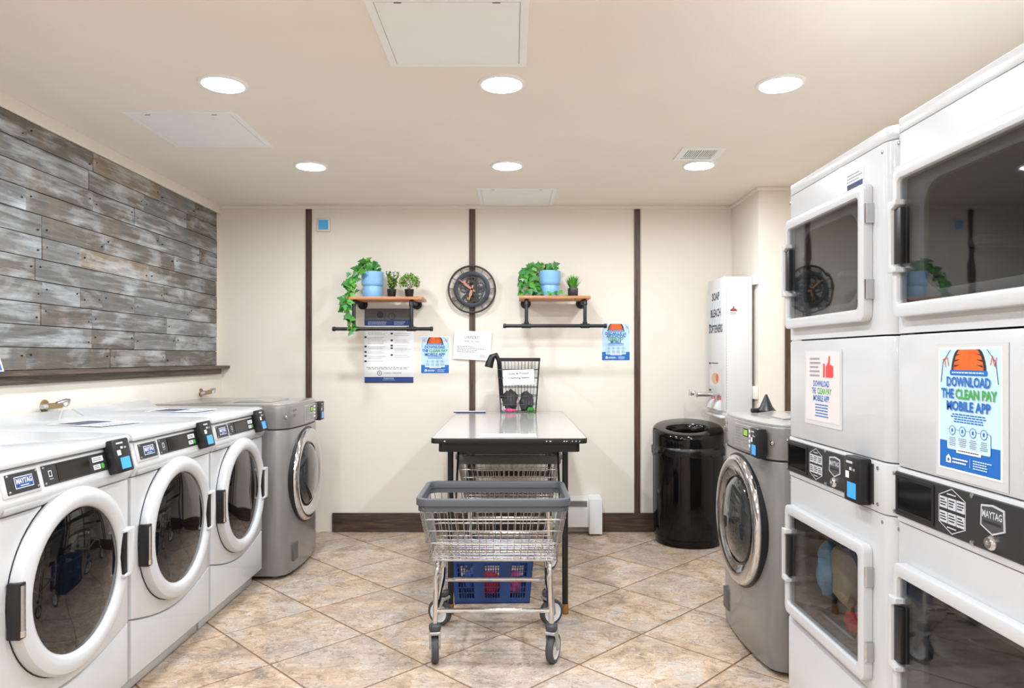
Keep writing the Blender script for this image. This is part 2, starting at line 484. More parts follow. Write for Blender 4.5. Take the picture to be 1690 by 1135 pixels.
struct('wall_corner', MB().box(1.63, XR + 0.1, 4.644, YB + 0.1, -0.004, H, 'wall_cream', 0.004), 'cream wall projection holding the soap dispenser', 'wall')
struct('wall_front', MB().box(XL - 0.1, XR + 0.1, YF - 0.1, YF, -0.004, H, 'wall_cream'), 'cream wall facing the folding table', 'wall')

# floor tiles, each one its own piece
PITCH, TS = 0.460, 0.451
def clip(poly, x0, x1, y0, y1):
    for ax, lim, sg in ((0, x0, 1), (0, x1, -1), (1, y0, 1), (1, y1, -1)):
        out = []
        for i in range(len(poly)):
            a, b = poly[i], poly[(i + 1) % len(poly)]
            da, db = (a[ax] - lim) * sg, (b[ax] - lim) * sg
            if da >= 0: out.append(a)
            if (da >= 0) != (db >= 0):
                t = da / (da - db); out.append((a[0] + (b[0] - a[0]) * t, a[1] + (b[1] - a[1]) * t))
        poly = out
        if len(poly) < 3: return []
    return poly
OX, OY, hd = -0.0433, 3.2845, PITCH / math.sqrt(2)
d = TS / math.sqrt(2)
full = MB().prism([(0, -d), (d, 0), (0, d), (-d, 0)], 'z', -0.004, 0.0, 'tile', 0.0012, 1, front_only=False).build('tile', floor, 0)
tile_me = full.data; bpy.data.objects.remove(full)
for i in range(-20, 21):
    for j in range(-20, 21):
        cx, cy = OX + (i - j) * hd, OY + hd + (i + j) * hd
        poly = [(cx, cy - d), (cx + d, cy), (cx, cy + d), (cx - d, cy)]
        cl = clip(poly, -2.155, XR, YF, YB)
        if not cl: continue
        area = abs(sum(cl[k][0] * cl[(k + 1) % len(cl)][1] - cl[(k + 1) % len(cl)][0] * cl[k][1] for k in range(len(cl)))) / 2
        if area < 0.002: continue
        if area > TS * TS * 0.999:
            o = link('tile', tile_me, floor); o.location = (cx, cy, 0)
        else:
            q = [(a - cx, b - cy) for a, b in cl]
            o = MB().prism(q, 'z', -0.004, 0.0, 'tile').build('tile', floor, 0); o.location = (cx, cy, 0)

# reclaimed planks on the left wall
def zx(crop): return 2.165 * F / (CX - crop / 2.27)      # depth of a joint on the plank wall
joints = [[102, 350, 600, 735], [540, 700], [350, 505], [100, 600, 750], [160, 395, 655], [160, 305, 560], [135, 615], [160, 303, 385, 505, 710], [155, 345, 625], [345, 505, 660], [100, 415, 620]]
Z0, Z1 = 1.234, 2.352; RH = (Z1 - Z0) / 11
MB().box(XL, XL + 0.0004, YF + 0.02, 5.1645, Z0, Z1, 'seam_dark').build('plank_backing', wl, 0)
for r, js in enumerate(joints):
    zt = Z1 - r * RH
    near = 2.98 - random.uniform(0.0, 0.25)
    ys = [5.165] + sorted([zx(j) for j in js], reverse=True)
    y = ys[-1]
    while y > YF + 0.1:
        y -= random.uniform(0.5, 1.15); ys.append(max(y, YF + 0.02))
    for a, b in zip(ys[1:], ys[:-1]):
        if b - a < 0.02: continue
        t = random.uniform(0.010, 0.016)
        MB().box(XL + 0.0005, XL + t, a + 0.0008, b - 0.0008, zt - RH + 0.0016, zt - 0.0016, 'plank', 0.0014, 1).build('plank', wl, 0)
        if random.random() < 0.8:
            pass
# nail heads
nb = MB()
for r in range(11):
    for js in joints[r]:
        for s in (-0.03, 0.03):
            nb.lathe([(0.004, 0), (0.004, 0.0175), (0, 0.018)], 'seam_dark', 8, axis='x', c=(XL, zx(js) + s, Z1 - (r + random.uniform(0.3, 0.7)) * RH))
o = nb.build('nail', wl); o['kind'] = 'stuff'
# trim
struct('trim_1', MB().box(XL, XL + 0.02, YF, YB, 2.353, H, 'crown_cream', 0.003), 'cream strip along the ceiling above the planks', 'trim')
struct('trim_2', MB().box(XL + 0.02, 1.63, YB - 0.014, YB, H - 0.024, H, 'crown_cream', 0.004), 'thin cream strip along the ceiling of the back wall', 'trim')
struct('trim_3', MB().box(1.616, 1.63, 4.644, YB - 0.014, H - 0.024, H, 'crown_cream', 0.004).box(1.616, XR, 4.63, 4.644, H - 0.024, H, 'crown_cream', 0.004), 'thin cream ceiling strip around the wall projection', 'trim')
for n, (px, lab) in enumerate(((510, 'dark wood batten on the back wall beside the thermostat'), (779.5, 'dark wood batten on the back wall behind the clock'), (1051.5, 'dark wood batten on the back wall left of the bin'))):
    x = (px - CX) / 222.4
    struct('trim_%d' % (4 + n), MB().box(x - 0.022, x + 0.022, YB - 0.012, YB, 0.141, H - 0.026, 'dark_wood', 0.002), lab, 'trim')
struct('trim_7', MB().box(1.80, 1.845, 4.63, 4.644, 0.0, 1.746, 'dark_wood', 0.002), 'short dark wood batten beside the stacked dryers', 'trim')
led = thing('trim_8', 'dark wood ledge running under the plank wall', 'ledge', (0, 0, 0), kind='structure')
MB().box(XL, -2.092, YF, YB - 0.001, 1.212, 1.232, 'ledge_wood', 0.002).build('ledge_board', led, 0)
MB().box(-2.155, -2.132, YF, YB - 0.06, 1.172, 1.2115, 'ledge_wood', 0.001).build('apron', led, 0)
struct('baseboard_back', MB().box(-1.331, 0.268, YB - 0.018, YB, 0, 0.14, 'dark_wood_h', 0.003), 'dark wood baseboard along the back wall under the table', 'baseboard')
struct('baseboard_right', MB().box(0.66, 1.63, YB - 0.018, YB, 0, 0.14, 'dark_wood_h', 0.003), 'dark wood baseboard between the heater and the bin', 'baseboard')

# ------------------------------------------------------------------ ceiling fixtures
def downlight(x, y, label):
    t = thing('downlight', label, 'ceiling light', (x, y, H), group='round ceiling downlights')
    MB().lathe([(0.078, -0.004), (0.083, -0.009), (0.096, -0.006), (0.099, 0.0)], 'panel_white', 40).build('trim_ring', t)
    b = MB(); b.lathe([(0.0, -0.0065), (0.05, -0.006), (0.079, -0.004)], 'lamp_diffuser', 32)
    b.f = [f[::-1] for f in b.f]
    b.build('diffuser', t)
for x, y, l in ((-1.187, 2.89, 'lit round downlight left of the big ceiling hatch'), (-0.042, 2.89, 'lit round downlight at the corner of the big ceiling hatch'), (1.103, 2.89, 'lit round downlight above the stacked dryers'),
                (-1.18, 4.13, 'lit round downlight near the plank wall corner'), (-0.028, 4.12, 'lit round downlight above the folding table'), (1.094, 4.11, 'lit round downlight touching the air vent')):
    downlight(x, y, l)
for y in (1.65, 0.41, -0.83):  # unseen rows continuing the downlight grid, added for fill light
    for x in (-1.187, -0.042, 1.103): downlight(x, y, 'unseen round downlight added for fill, nearer than the big ceiling hatch')
def hatch(x0, x1, y0, y1, label):
    t = thing('ceiling_hatch', label, 'access panel', ((x0 + x1) / 2, (y0 + y1) / 2, H), group='white ceiling hatches')
    a, b = (x1 - x0) / 2, (y1 - y0) / 2
    R = lambda e: [(-a + e, -b + e), (a - e, -b + e), (a - e, b - e), (-a + e, b - e)]
    MB().ring(R(0), R(0.028), 'z', -0.006, 0, 'panel_white', 0.002).build('frame', t, 0)
    MB().prism(R(0.0305), 'z', -0.005, -0.0005, 'panel_white').build('hatch_door', t, 0)
    for s in (-1, 1): MB().box(s * a * 0.6 - 0.012, s * a * 0.6 + 0.012, -b + 0.031, -b + 0.034, -0.0065, -0.004, 'seam_dark').build('latch', t, 0)
hatch(-0.467, 0.055, 2.19, 2.712, 'large white ceiling hatch cut by the top of the picture')
hatch(-1.785, -1.273, 3.216, 3.746, 'white ceiling hatch near the plank wall')
hatch(-0.235, 0.30, 4.67, 5.187, 'white ceiling hatch next to the back wall')
v = thing('air_vent', 'small square white air vent in the ceiling', 'vent', (1.033, 3.883, H))
S = lambda e: [(-e, -e), (e, -e), (e, e), (-e, e)]
MB().ring(S(0.118), S(0.085), 'z', -0.007, 0, 'panel_white', 0.002).build('frame', v, 0)
MB().prism(S(0.085), 'z', -0.0012, -0.0002, 'seam_dark').build('duct', v, 0)
MB().box(-0.004, 0.004, -0.085, 0.085, -0.006, -0.0015, 'panel_white').build('divider', v, 0)
sl = None
for s in (-1, 1):
    for k in range(7):
        x = s * (0.013 + k * 0.0112)
        MB().box(x - 0.0028, x + 0.0028, -0.083, 0.062, -0.0055, -0.0015, 'panel_white').build('slat', v, 0)
MB().box(-0.083, 0.083, 0.064, 0.07, -0.0055, -0.0015, 'panel_white').build('crossbar', v, 0)

# ------------------------------------------------------------------ card reader part shared by all machines
def card_reader(parent, x, y, z, tilt=0.0, w=0.105, h=0.120, dpt=0.032):
    """y = plane it is fixed to; faces -y"""
    M = Matrix.Translation((x, y, z)) @ Matrix.Rotation(tilt, 4, 'X')
    c = MB().box(-w / 2, w / 2, -dpt, 0.004, -h / 2, h / 2, 'black_plastic', 0.006, 2, M).build('card_reader', parent)
    b = MB(); b.y = -dpt - 0.0006
    b.rect(-w * 0.24, w * 0.32, -h * 0.4, -h * 0.06, 'screen_blue'); b.v = [M @ q for q in b.v]; b.build('screen', c, 0)
    b = MB(); b.y = -dpt - 0.0006
    b.rect(-w * 0.34, -w * 0.12, h * 0.02, h * 0.17, 'paper'); b.rect(-w * 0.1, w * 0.05, h * 0.2, h * 0.27, 'ink_light'); b.rect(w * 0.12, w * 0.26, h * 0.2, h * 0.25, 'ink_grey')
    b.rect(-w * 0.3, w * 0.1, h * 0.35, h * 0.4, 'ink_light'); b.v = [M @ q for q in b.v]; b.build('reader_label', c, 0)
    return c

# ------------------------------------------------------------------ white front-load washers
def washer():
    t = thing('white_washer', '', 'washing machine', group='white front-load washers along the plank wall')
    W = 0.343
    MB().box(-W, W, 0.014, 0.70, 0.072, 0.975, 'enamel', 0.008).build('cabinet', t)
    MB().box(-W + 0.004, W - 0.004, 0.058, 0.68, 0.0, 0.075, 'enamel', 0.004).build('plinth', t)
    arc = [(-W + 0.0015 + (2 * W - 0.003) * i / 16, 0.304 - 0.062 * math.sin(PI * i / 16)) for i in range(17)]
    lo = [(-W + 0.0015, 0.082), (W - 0.0015, 0.082)] + [(x, z - 0.0025) for x, z in arc[::-1]]
    MB().prism(lo, 'y', 0.0, 0.03, 'enamel', 0.006, 2, front_only=True).build('lower_panel', t)
    up = [(x, z + 0.0025) for x, z in arc] + [(W - 0.0015, 0.838), (-W + 0.0015, 0.838)]
    MB().prism(up, 'y', 0.0, 0.03, 'enamel', 0.006, 2, front_only=True).build('front_panel', t)
    # console with a sloping face
    prof = [(0.02, 0.842), (0.0, 0.842), (-0.016, 0.866), (-0.018, 0.882), (-0.012, 0.897), (0.004, 0.966), (0.012, 0.972), (0.05, 0.972), (0.05, 0.842)]
    con = MB().prism(prof, 'x', -W + 0.001, W - 0.001, 'enamel', 0.004).build('console', t)
    MB().box(-W + 0.02, -0.165, -0.0175, 0.012, 0.846, 0.868, 'pocket_grey', 0.006).build('drawer_grip', t)
    dw = [(-0.012, 0.8975), (-0.020, 0.897), (-0.022, 0.892), (-0.022, 0.878), (-0.016, 0.870), (0.0, 0.972), (0.004, 0.966)]
    tilt = -math.atan2(0.016, 0.069)
    M = Matrix.Translation((0, -0.012, 0.897)) @ Matrix.Rotation(tilt, 4, 'X')
    def on(b): b.v = [M @ Vector(q) for q in b.v]; return b
    MB().box(-0.324, -0.162, -0.006, 0.004, -0.006, 0.071, 'enamel', 0.005, 2, M).build('soap_drawer', t)
    bp = on(MB().box(-0.308, -0.174, -0.0085, 0.0, 0.003, 0.062, 'panel_black', 0.0015, 1)).build('badge_plate', t)
    b = MB(); b.y = -0.0092
    b.rect(-0.276, -0.200, 0.016, 0.050, 'paper'); b.y = -0.0096; b.rect(-0.274, -0.202, 0.018, 0.048, 'p_navy')
    b.y = -0.0100; b.text('MAYTAG', -0.238, 0.0295, 0.015, 'paper', 0.064, wt=0.02); b.rect(-0.256, -0.22, 0.0215, 0.0245, 'ink_light')
    on(b).build('badge', bp, 0)
    def screws(pts, y, par):
        for x, z in pts: on(MB().lathe([(0.0045, 0), (0.004, 0.002), (0, 0.003)], 'screw_steel', 10, axis='y', c=(x, y, z))).build('screw', par)
    screws([(-0.301, 0.010), (-0.301, 0.056), (-0.181, 0.010), (-0.181, 0.056)], -0.0085, bp)
    dp = on(MB().box(-0.146, 0.262, -0.0035, 0.0, 0.001, 0.064, 'panel_black', 0.0015, 1)).build('display_panel', t)
    on(MB().box(-0.080, 0.088, -0.0055, 0.0, 0.005, 0.060, 'black_gloss', 0.001, 1)).build('display', dp)
    b = MB(); b.y = -0.004
    b.rect(0.106, 0.168, 0.036, 0.054, 'paper'); b.rect(0.106, 0.146, 0.011, 0.027, 'paper')
    b.y = -0.0043; b.bars(0.11, 0.164, 0.039, 0.051, 2, 'ink'); b.bars(0.11, 0.143, 0.013, 0.025, 2, 'ink')
    b.flat_ring([(-0.122, 0.026), (-0.106, 0.026), (-0.106, 0.046), (-0.122, 0.046)], [(-0.119, 0.029), (-0.109, 0.029), (-0.109, 0.043), (-0.119, 0.043)], 'ink_light')
    b.rect(-0.122, -0.104, 0.018, 0.021, 'ink_grey')
    on(b).build('printed_label', dp, 0)
    on(MB().prism(circle(0.157, 0.019, 0.008, 14, 0.010), 'y', -0.006, -0.003, 'p_green')).build('start_button', dp)
    screws([(-0.14, 0.008), (-0.14, 0.057)], -0.0035, dp)
    card_reader(t, 0.235, -0.010, 0.935, tilt)
    # lid with rounded front edge and raised back
    lid = [(-0.008, 0.982), (-0.006, 0.976), (0.70, 0.976), (0.70, 1.045), (0.65, 1.047), (0.60, 1.016), (0.2, 1.012), (0.02, 1.010), (0.0, 1.004), (-0.007, 0.994)]
    MB().prism(lid, 'x', -W + 0.0005, W - 0.0005, 'enamel', 0.006).build('lid', t)
    # door
    zc = 0.576; C = (0, 0, zc)
    MB().lathe([(0.292, -0.002), (0.294, 0.018), (0.286, 0.034), (0.268, 0.043), (0.246, 0.042), (0.232, 0.034), (0.228, 0.026), (0.228, 0.010), (0.0, 0.010)], 'enamel', 56, axis='y', c=C).build('door', t)
    door = t.children[-1]
    MB().ring([(x, z + zc) for x, z in circle(0, 0, 0.296, 56)], [(x, z + zc) for x, z in circle(0, 0, 0.289, 56)], 'y', -0.002, 0.002, 'seam_dark').build('gasket', t)
    MB().lathe([(0.2275, 0.024), (0.19, 0.031), (0.12, 0.036), (0.0, 0.038)], 'dark_glass', 48, axis='y', c=C).build('door_glass', door)
    MB().box(0.231, 0.256, -0.0460, -0.02, zc - 0.062, zc + 0.09, 'black_plastic', 0.002).build('handle_recess', door)
    hp = [(0.226, zc + 0.098), (0.290, zc + 0.098), (0.292, zc - 0.058), (0.282, zc - 0.070), (0.226, zc - 0.070), (0.226, zc - 0.062), (0.252, zc - 0.058), (0.252, zc + 0.086), (0.226, zc + 0.090)]
    MB().prism(hp, 'y', -0.053, -0.012, 'enamel', 0.005, 2, front_only=True).build('handle', door)
    MB().box(-0.2970, -0.269, -0.0415, -0.004, zc - 0.085, zc + 0.075, 'black_plastic', 0.002).build('hinge_slot', door)
    MB().tube([(-0.2835, -0.039, zc - 0.078), (-0.2835, -0.039, zc + 0.068)], 0.0085, 'screw_steel', 12).tube([(-0.2835, -0.039, zc - 0.078), (-0.2835, -0.039, zc - 0.06)], 0.0105, 'chrome', 12).build('hinge_pin', door)
    return t
w0 = washer()
spots = [(2.28, 'white front-load washer nearest the picture edge'), (2.983, 'middle white front-load washer of the row'), (3.683, 'white front-load washer beside the grey washer')]
for i, (y, l) in enumerate(spots):
    o = w0 if i == 0 else copy_tree(w0)
    o.location = (-1.43, y, 0); o.rotation_euler = (0, 0, PI / 2); o['label'] = l

# ------------------------------------------------------------------ grey washers with chrome doors
def grey_washer():
    t = thing('grey_washer', '', 'washing machine', group='grey front-load washers with chrome doors')
    half = [(0.345, 0.10), (0.344, 0.075), (0.338, 0.052), (0.322, 0.030), (0.30, 0.016), (0.26, 0.006), (0.18, -0.004), (0.09, -0.010)]
    def plan(e=0.0, dep=0.78):
        h = [(x - e, y + e) for x, y in half]
        return [(h[0][0], dep)] + h + [(0, -0.012 + e)] + [(-x, y) for x, y in h[::-1]] + [(-h[0][0], dep)]
    MB().prism(plan(), 'z', 0.022, 0.868, 'silver_grey', 0.006).build('cabinet', t, 30)
    MB().prism(plan(0.006), 'z', 0.866, 0.876, 'seam_dark').build('seam', t, 30)
    MB().prism(plan(-0.001), 'z', 0.874, 1.008, 'silver_grey', 0.006).build('control_head', t, 30)
    MB().prism(plan(0.010), 'z', 1.006, 1.020, 'silver_light', 0.004).build('top_cover', t, 30)
    lid = [(0.02, 1.020), (0.02, 1.026), (0.09, 1.036), (0.2, 1.034), (0.26, 1.020)]
    MB().prism([(y + 0.12, z) for y, z in lid], 'x', -0.20, 0.12, 'silver_light', 0.003).build('dispenser_lid', t, 30)
    for sx in (-0.27, 0.27):
        for sy in (0.10, 0.68): MB().lathe([(0.0, 0), (0.024, 0), (0.024, 0.008), (0.012, 0.012), (0.012, 0.024)], 'fork_grey', 14, c=(sx, sy, 0)).build('foot', t)
    cp = MB().box(-0.055, 0.25, -0.0145, 0.01, 0.886, 0.994, 'silver_light', 0.002, 1).build('control_panel', t)
    b = MB(); b.y = -0.0152
    b.rect(0.062, 0.128, 0.945, 0.980, 'black_plastic'); b.y = -0.0156; b.rect(0.070, 0.120, 0.950, 0.975, 'lcd_green'); b.build('lcd', cp, 0)
    for k in range(4):
        MB().box(0.142, 0.172, -0.0165, -0.014, 0.968 - 0.021 * k, 0.980 - 0.021 * k, 'paper', 0.001, 1).build('button', cp, 0)
    b = MB(); b.y = -0.0152; b.bars(-0.045, 0.05, 0.895, 0.982, 7, 'ink_grey'); b.bars(0.065, 0.128, 0.895, 0.935, 3, 'ink_grey'); b.build('printed_label', cp, 0)
    b = MB(); b.y = -0.0035; b.text('LG', -0.235, 0.970, 0.013, 'ink', wt=0.02); b.rect(-0.205, -0.15, 0.972, 0.984, 'silver_dark'); b.bars(-0.245, -0.15, 0.935, 0.955, 2, 'silver_dark'); b.build('logo', t, 0)
    for s in (-1, 1): MB().lathe([(0.011, 0), (0.011, 0.006), (0.008, 0.009), (0.003, 0.0095), (0.0, 0.006)], 'chrome', 16, axis='y', c=(s * 0.312, 0.024, 0.942)).build('key_lock', t)
    card_reader(t, 0.262, -0.002, 0.938, 0.0, 0.088, 0.122, 0.036)
    zc = 0.565; C = (0, 0, zc)
    MB().lathe([(0.296, -0.014), (0.296, 0.014), (0.286, 0.016)], 'black_plastic', 56, axis='y', c=C).build('door_seal', t)
    door = MB().lathe([(0.286, 0.0), (0.288, 0.020), (0.280, 0.034), (0.262, 0.040), (0.225, 0.032), (0.205, 0.022), (0.198, 0.020), (0.196, 0.004)], 'chrome', 64, axis='y', c=C).build('door', t, 50)
    MB().lathe([(0.1965, 0.010), (0.19, 0.022), (0.15, 0.044), (0.08, 0.056), (0.0, 0.06)], 'bowl_glass', 48, axis='y', c=C).build('door_glass', door, 60)
    MB().lathe([(0.199, 0.016), (0.199, 0.023), (0.191, 0.025), (0.189, 0.018)], 'black_gloss', 48, axis='y', c=C).build('glass_rim', door, 50)
    MB().box(-0.25, -0.17, -0.0085, 0.01, 0.085, 0.185, 'silver_dark', 0.003).build('drain_cover', t)
    return t
g0 = grey_washer()
g0.location = (-1.298, 4.415, 0); g0.rotation_euler = (0, 0, PI / 2); g0['label'] = 'grey front-load washer in the corner behind the white washers'
g1 = copy_tree(g0)
g1.location = (1.035, 3.168, 0); g1.rotation_euler = (0, 0, -PI / 2); g1['label'] = 'grey front-load washer between the bin and the dryers'

# ------------------------------------------------------------------ stacked dryers
def dryer():
    t = thing('stacked_dryer', '', 'dryer', group='white stacked dryers')
    W, D = 0.341, 0.70
    R = 0.042
    def plan(x0, x1, rl, rr, y1=0.06, y0=0.0):
        p = []
        if rl: p += [(x0 + R - R * math.cos(a * PI / 10), y0 + R - R * math.sin(a * PI / 10)) for a in range(6)]
        else: p += [(x0, y0)]
        if rr: p += [(x1 - R + R * math.sin(a * PI / 10), y0 + R - R * math.cos(a * PI / 10)) for a in range(6)]
        else: p += [(x1, y0)]
        return p + [(x1, y1), (x0, y1)]
    cab = MB()
    cab.box(-W, -W + 0.012, 0.05, D, 0.0, 1.85, 'enamel').box(W - 0.012, W, 0.05, D, 0.0, 1.85, 'enamel').box(-W, W, D - 0.012, D, 0.0, 1.85, 'enamel')
    cab.box(-W + 0.01, W - 0.01, 0.05, D - 0.01, 0.86, 1.36, 'seam_dark').box(-W + 0.01, W - 0.01, 0.05, D - 0.01, 0.03, 0.385, 'seam_dark').box(-W + 0.01, W - 0.01, 0.05, D - 0.01, 1.80, 1.848, 'seam_dark')
    cab.build('cabinet', t, 0)
    def strip(b, z0, z1, y0=0.0, bev=0.004): b.prism(plan(-W, W, 1, 1, y0=y0), 'z', z0, z1, 'enamel', bev)
    b = MB(); strip(b, 0.012, 0.394, -0.006); b.build('kick_panel', t, 40)
    b = MB(); strip(b, 1.020, 1.346); b.build('middle_panel', t, 40)
    b = MB(); strip(b, 0.884, 1.017, -0.004); b.build('control_panel', t, 40)
    b = MB(); b.prism(plan(-W - 0.001, W + 0.001, 1, 1, D), 'z', 1.848, 1.886, 'enamel', 0.006); b.build('lid', t, 40)
    def front(z0, z1, h0, h1, gx0, gx1):
        b = MB()
        b.prism(plan(-W, W, 1, 1), 'z', z0, h0, 'enamel').prism(plan(-W, W, 1, 1), 'z', h1, z1, 'enamel')
        b.prism(plan(-W, gx0, 1, 0), 'z', h0, h1, 'enamel').prism(plan(gx1, W, 0, 1), 'z', h0, h1, 'enamel')
        b.build('front_panel', t, 40)
        zc = (h0 + h1) / 2; xc = (gx0 + gx1) / 2
        o = rrect(gx0 + 0.001, gx1 - 0.001, h0 + 0.001, h1 - 0.001, 0.01, 6)
        i = rrect(xc - 0.178, xc + 0.190, zc - 0.126, zc + 0.126, 0.06, 6)
        MB().ring(o, i, 'y', 0.002, 0.014, 'bulkhead', 0.005).build('bulkhead', t, 40)
        dr = MB().lathe([(0.232, -0.0145), (0.2355, -0.06), (0.2355, -0.60), (0.0, -0.62)], 'drum_metal', 40, axis='y', c=(xc, 0, zc))
        for k in range(3):
            a = k * 2 * PI / 3 + 0.5
            dr.box(-0.012, 0.012, 0.14, 0.59, 0.19, 0.235, 'drum_metal', 0.008, 2, Matrix.Translation((xc, 0, zc)) @ Matrix.Rotation(a, 4, 'Y'))
        dr.build('drum', t, 40)
        fr = MB().ring(rrect(-0.298, 0.248, h0 - 0.030, h1 + 0.028, 0.022), rrect(gx0 + 0.006, gx1 - 0.006, h0 + 0.004, h1 - 0.004, 0.012), 'y', -0.026, -0.001, 'enamel', 0.006).build('door', t, 40)
        MB().prism(rrect(gx0 + 0.004, gx1 - 0.004, h0 + 0.002, h1 - 0.002, 0.012), 'y', -0.016, -0.012, 'dryer_glass').build('door_glass', fr, 0)
        zh = zc + 0.012
        hp = [(-0.299, zh - 0.088), (-0.262, zh - 0.088), (-0.262, zh - 0.078), (-0.283, zh - 0.068), (-0.283, zh + 0.066), (-0.262, zh + 0.076), (-0.262, zh + 0.088), (-0.299, zh + 0.088)]
        MB().prism(hp, 'y', -0.036, -0.010, 'enamel', 0.004, 2, front_only=True).build('handle', fr, 40)
        MB().box(-0.284, -0.254, -0.0275, -0.014, zh - 0.068, zh + 0.068, 'black_plastic', 0.002).build('handle_recess', fr)
        for z in (h0 + 0.055, h1 - 0.055):
            MB().box(0.2485, 0.256, -0.020, 0.0, z - 0.026, z + 0.026, 'screw_steel', 0.001, 1).tube([(0.2525, -0.021, z - 0.026), (0.2525, -0.021, z + 0.026)], 0.004, 'chrome', 10).build('hinge', fr)
    front(1.350, 1.846, 1.418, 1.730, -0.281, 0.219)
    front(0.397, 0.882, 0.450, 0.760, -0.281, 0.219)
    pl = MB().box(-0.315, 0.262, -0.0075, 0.0, 0.900, 1.008, 'panel_black', 0.002, 1).build('control_plate', t)
    MB().ring(rrect(-0.306, -0.150, 0.908, 1.001, 0.003, 2), rrect(-0.298, -0.158, 0.917, 0.993, 0.003, 2), 'y', -0.011, -0.006, 'black_plastic', 0.001).prism(rrect(-0.300, -0.156, 0.915, 0.995, 0.003, 2), 'y', -0.009, -0.007, 'black_gloss').build('display', pl, 0)
    b = MB(); b.y = -0.0080
    hx = [(-0.134, 0.925), (-0.087, 0.905), (-0.040, 0.925), (-0.040, 0.985), (-0.087, 1.005), (-0.134, 0.985)]
    hi = [(x * 0.97 - 0.087 * 0.03, 0.955 + (z - 0.955) * 0.955) for x, z in hx]
    b.flat_ring(hx, hi, 'ink_light')
    for r in range(2):
        for c in range(3):
            x0, z0 = -0.131 + c * 0.030, 0.957 - r * 0.030 + (0.001 if r == 0 else -0.001)
            b.rect(x0, x0 + 0.028, z0, z0 + 0.025, 'ink_light'); b.y -= 0.0003
            b.bars(x0 + 0.003, x0 + 0.026, z0 + 0.004, z0 + 0.022, 3, 'ink', 0.3); b.y += 0.0003
    b.bars(-0.104, -0.070, 0.988, 0.994, 1, 'ink_light', 0.1); b.bars(-0.104, -0.070, 0.915, 0.921, 1, 'ink_light', 0.1)
    b.build('button_guide', pl, 0)
    sh = [(0.008, 0.950), (0.044, 0.936), (0.080, 0.950), (0.078, 0.992), (0.044, 0.997), (0.010, 0.992)]
    b = MB().prism(sh, 'y', -0.0095, -0.007, 'ink_light'); b.y = -0.0098
    b.face([(0.044 + (x - 0.044) * 0.9, 0.966 + (z - 0.966) * 0.88) for x, z in sh], 'badge_steel'); b.y = -0.0102
    b.text('MAYTAG', 0.044, 0.969, 0.014, 'ink_light', 0.058, wt=0.02); b.rect(0.018, 0.070, 0.957, 0.963, 'panel_black'); b.build('badge', pl, 0)
    MB().lathe([(0.015, 0), (0.015, 0.006), (0.011, 0.012), (0.005, 0.012), (0.004, 0.009), (0.0, 0.009)], 'chrome', 20, axis='y', c=(0.042, -0.006, 0.921)).build('key_lock', pl)
    def screw(x, z, y, par): MB().lathe([(0.0055, 0), (0.005, 0.003), (0, 0.0045)], 'screw_steel', 12, axis='y', c=(x, y, z)).build('screw', par)
    for x in (-0.020,):
        for z in (0.905, 1.003): screw(x, z, -0.007, pl)
    for x in (-0.324, 0.282):
        for z in (0.905, 1.000): screw(x, z, -0.003, t)
    for z in (0.862, 1.825):
        for x in (-0.312, 0.296): screw(x, z, 0.002, t)
    return t
d0 = dryer()
d1 = copy_tree(d0)
d0.location = (0.9645, 2.128, 0); d0.rotation_euler = (0, 0, -PI / 2); d0['label'] = 'stacked dryer with a thumbs-up sheet and card reader, next to the grey washer'
d1.location = (0.9645, 1.443, 0); d1.rotation_euler = (0, 0, -PI / 2); d1['label'] = 'stacked dryer with the blue poster, cut by the picture edge'
card_reader(d0, 0.205, -0.006, 0.957, 0.0, 0.088, 0.125, 0.032)
b = MB(); b.y = -0.0006; b.rect(0.10, 0.20, 1.765, 1.815, 'paper'); b.y = -0.001; b.rect(0.105, 0.195, 1.768, 1.783, 'p_deep'); b.bars(0.105, 0.195, 1.786, 1.812, 3, 'ink_grey'); b.build('warning_sticker', d0, 0)
# ------------------------------------------------------------------ table
def fmat(x, y): return Matrix.Translation((x, y, 0))
T = thing('folding_table', 'long grey-topped folding table with black legs against the back wall', 'table', (-0.014, 4.275, 0))
a, bq, hz = 0.380, 0.875, 0.900
MB().prism(rrect(-a + 0.004, a - 0.004, -bq + 0.004, bq - 0.004, 0.028), 'z', hz - 0.004, hz, 'laminate').build('tabletop', T, 0)
MB().prism(rrect(-a, a, -bq, bq, 0.03), 'z', hz - 0.026, hz - 0.0008, 'black_paint', 0.003).build('edge_band', T, 40)
wb = MB()
for k in range(9):
    x = random.choice([-0.32, 0.1, 0.17, 0.2, 0.27, 0.3, 0.33, 0.31, 0.14]) + random.uniform(-0.01, 0.01); q = random.uniform(0.003, 0.011)
    wb.rect(x, x + q, hz - 0.018, hz - 0.015) if False else wb.add([(x, -bq - 0.0006, hz - 0.016), (x + q, -bq - 0.0006, hz - 0.016), (x + q * .8, -bq - 0.0006, hz - 0.012), (x + q * .3, -bq - 0.0006, hz - 0.011)], [(0, 1, 2, 3)], 'paper')
wb.build('chipped_paint', T, 0)
ap = MB().ring(rrect(-a + 0.035, a - 0.035, -bq + 0.03, bq - 0.03, 0.02), rrect(-a + 0.055, a - 0.055, -bq + 0.05, bq - 0.05, 0.02), 'z', hz - 0.070, hz - 0.026, 'black_paint', 0.002).build('apron', T, 40)
